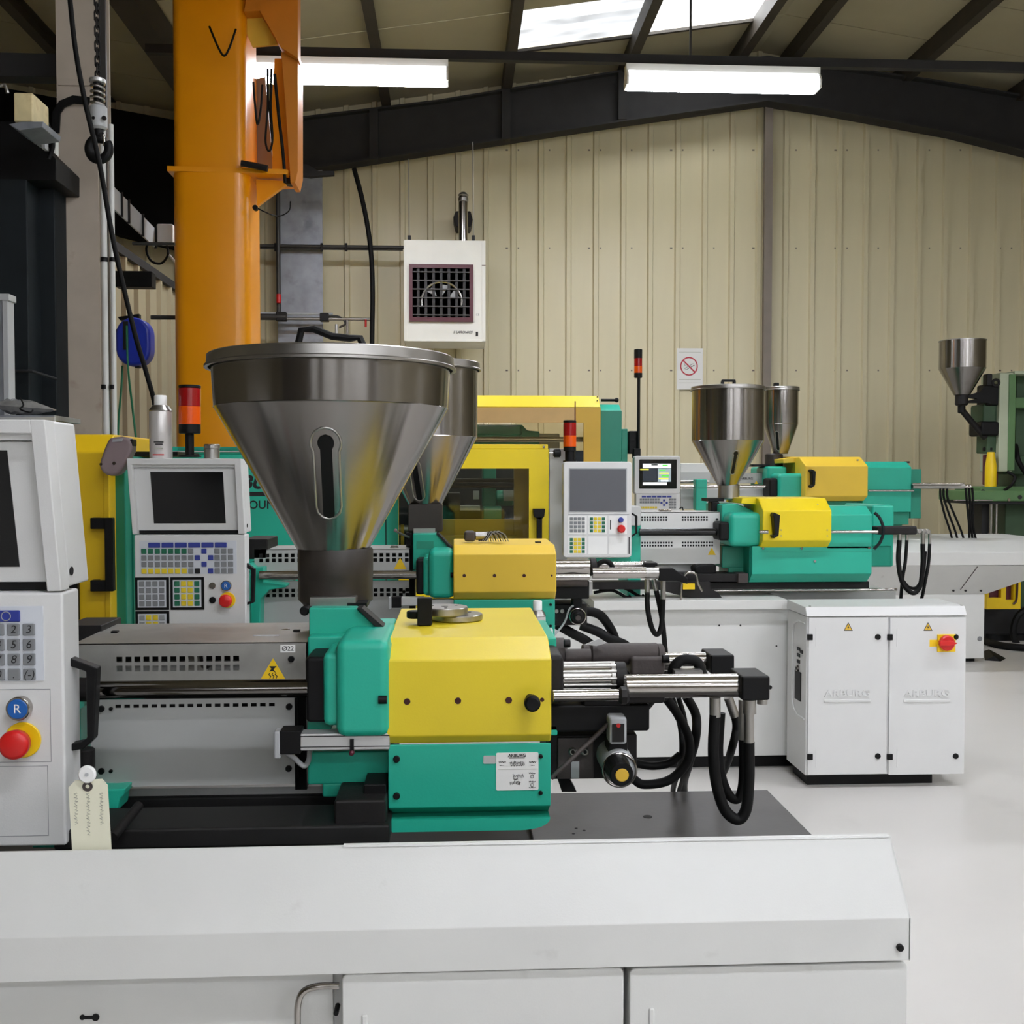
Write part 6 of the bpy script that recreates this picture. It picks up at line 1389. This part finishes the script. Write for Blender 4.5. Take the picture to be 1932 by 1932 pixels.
B(SF, 'board', -200, 103, 783, 793, 3.92, 0.268, 'galv', 0.002); B(SF, 'edge', -200, 103, 786, 799, 3.91, 0.01, 'greyplastic', 0.001)
# crumpled bag on the shelf
r = random.Random(3); v, f = [], []
NU, NV = 14, 8
for i in range(NU+1):
    t = i/NU
    for j in range(NV):
        a = 2*pi*j/NV; hh = 17*(sin(pi*min(1, t*0.8+0.18)))**0.7*(1-0.45*t)
        u = 6+97*t; vv_ = 766+7*t
        p = P(u, vv_-hh*sin(a)*(0.8+0.4*r.random()), 4.05); v.append(Vector((p.x, p.y+0.05*cos(a)*(1-0.6*t), max(p.z, P(50, 783, 3.92).z+0.004))))
for i in range(NU):
    for j in range(NV):
        k = (j+1) % NV; f.append((i*NV+j, i*NV+k, (i+1)*NV+k, (i+1)*NV+j))
f += [tuple(range(NV)), tuple(NU*NV+j for j in range(NV))]
bg = thing('plastic_bag', 'crumpled grey plastic bag of fittings on the shelf', 'bag', P(55, 783, 4.05)); mk(bg, 'bag', v, f, 'bag', sharp=15)
T(bg, 'tie_cord', [(38, 750, 4.0), (44, 764, 3.98), (38, 772, 3.97), (56, 778, 3.96), (62, 774, 3.98)], 1.5, 'rubber', 6)

# ================================================================== small things on the machines
def can(u, vt, vb, r, Y, lab, zbot=None):
    c = P(u, vb, Y); s = S(Y); R = r*s; zt = P(u, vt, Y).z; z0 = zbot if zbot is not None else c.z
    hh = zt-z0
    t = thing('spray_can', lab, 'spray can', (c.x, Y, z0))
    lathe(t, 'body', (c.x, Y, z0), [(0, 0), (R*0.95, 0), (R, 0.004), (R, hh*0.74), (R*0.93, hh*0.78)], 'can', n=32)
    lathe(t, 'shoulder', (c.x, Y, z0), [(R*1.0, hh*0.745), (R*1.03, hh*0.76), (R*0.98, hh*0.775), (R*0.7, hh*0.84), (R*0.5, hh*0.85)], 'satin', n=32)
    lathe(t, 'cap', (c.x, Y, z0), [(R*0.56, hh*0.835), (R*0.56, hh*0.985), (R*0.5, hh), (0, hh)], 'cap_white', n=28)
    return t
zt2 = P(350, 868, 3.25).z
t = can(304, 746, 866, 20.5, 3.30, 'white spray can standing on the grey console', zbot=None)
for v, w_, m_ in ((834, 12, 'ink'), (838, 9, 'ink'), (858, 14, 'red'), (846, 10, 'pencil')): B(t, 'label_print', 302-w_, 302+w_*0.5, v-1, v+1, 3.265, 0.004, m_)
can(1014, 1133, 1255, 15.5, 3.24, 'second spray can behind the yellow cover, white cap showing', zbot=zp2)
jr = thing('metal_pot', 'small ribbed metal pot on the grey console', 'pot', P(399, 866, 3.3)); CZZ(jr, 'pot', 400, 846, 866, 14, 3.3, 'satin', 20, 0.002); CZZ(jr, 'lid', 400, 838, 847, 14.8, 3.3, 'lid', 28, 0.003)
# handset clipped on the guard
hsd = thing('handset', 'tilted grey-brown plastic handset hung over the guard corner', 'handset', P(215, 895, 3.2))
PY(hsd, 'shell', [(205, 826), (228, 823), (244, 826), (250, 838), (248, 852), (232, 884), (222, 896), (207, 899), (192, 892), (186, 880), (188, 868), (197, 843)], 3.285, 0.055, 'device', 0.012)
PY(hsd, 'label', [(213, 829), (232, 827), (230, 833), (211, 834)], 3.283, 0.003, 'key_light'); CYY(hsd, 'screw', 215, 874, 3, 3.282, 0.005, 'chrome', 12); CYY(hsd, 'screw', 190, 876, 2.5, 3.282, 0.005, 'chrome', 12); B(hsd, 'trigger', 244, 251, 828, 842, 3.29, 0.04, 'black', 0.004)
# steel rings and magnet block on the nearest cover
zc = P(885, 1202, 1.56).z
def oncover(u, v, z=zc):
    q = P(u, v, 1.0); k_ = (z-H)/(q.z-H); return Vector((q.x*k_, q.y*k_, z))
def topz(y): return P(885, 1202, 1.56).z+(P(885, 1147, 1.905).z-P(885, 1202, 1.56).z)*(y-1.56)/(1.905-1.56)
def ring(u, y, R, h, z0, lab, mat='satin'):
    c = Vector((P(u, 1160, y).x, y, z0))
    t = thing('locating_ring', lab, 'steel ring', c)
    lathe(t, 'ring', c, [(R*0.16, 0), (R*0.97, 0), (R, 0.0015), (R, h-0.0015), (R*0.97, h), (R*0.16, h), (R*0.16, 0)], mat, n=48)
    for a in (0.6, 2.7, 4.8): cyl(t, 'bolt_hole', c+Vector((R*0.6*cos(a), R*0.6*sin(a), h-0.001)), R*0.07, 0.0015, 'z', 'hole', 12)
    return t
zz = max(topz(1.6), topz(1.85))+0.0006
ring(862, 1.748, 0.0425, 0.010, zz, 'steel ring lying flat under another on the yellow cover', 'lid')
ring(839, 1.736, 0.038, 0.013, zz+0.0103, 'thicker steel ring stacked on top on the yellow cover')
mb = thing('clamp_block', 'black block with a round black disc standing before the steel rings', 'block', P(801, 1179, 1.679))
x0, x1, _, z1 = rect(787, 815, 1128, 1179, 1.676); W(mb, 'block', x0, x1, 1.676, 1.692, zz, z1, 'black', 0.002); cyl(mb, 'dark_disc', (P(783, 1160, 1.70).x, 1.70, zz+0.009), 0.0135, 0.012, 'z', 'black', 28, 0.002)  # black disc set against the side of the block
# fan of feeler blades on machine two's cover
fg = thing('feeler_blades', 'fanned bundle of dark curved steel blades with black grip on the second cover', 'tool', P(915, 1026, 3.42))
B(fg, 'grip', 876, 897, 1002, 1022, 3.44, 0.04, 'casting', 0.008); CXX(fg, 'steel_core', 896, 920, 1011, 8, 3.46, 'satin', 20, 0.003)
for i in range(9):
    strap(fg, 'blade', [(903+1.8*i, 1021), (908+2.6*i, 1009-0.5*i), (914+3.4*i, 1004-0.2*i), (919+4.2*i, 1010-0.2*i), (922+4.7*i, 1021.5)], 1.7, 3.47-0.005*i, 0.016, 'iron' if i % 2 else 'satin')
# card tag pinned on the nearest hood
tg = thing('card_tag', 'cream card tag with faded handwriting pinned beside the console', 'tag', P(170, 1602, 1.36))
PY(tg, 'card', [(129, 1486), (142, 1472), (193, 1470), (203, 1482), (211, 1618), (137, 1620)], 1.352, 0.0012, 'tagpaper')
yt = 1.3515
vv, ff = tubev([P(165+7*cos(2*pi*i/24), 1484+6.5*sin(2*pi*i/24), yt) for i in range(24)], 0.0022, 6, True); mk(tg, 'eyelet', [Vector((p.x, yt+(p.y-yt)*0.2, p.z)) for p in vv], ff, 'casting')
CYY(tg, 'pin_cap', 163, 1462, 16.5, 1.345, 0.006, 'cap_white', 32, 0.002); CYY(tg, 'pin_centre', 163, 1462, 3.5, 1.3435, 0.003, 'greyplastic', 14)
for line, (u0, n) in enumerate(((191, 30), (166, 40), (143, 30))):
    p = [(u0+3.5*sin(i*2.3)+0.02*i, 1495+2.1*i+1.2*cos(i*1.7)) for i in range(n)]
    strap(tg, 'handwriting', p, 0.7, yt, 0.0004, 'pencil')
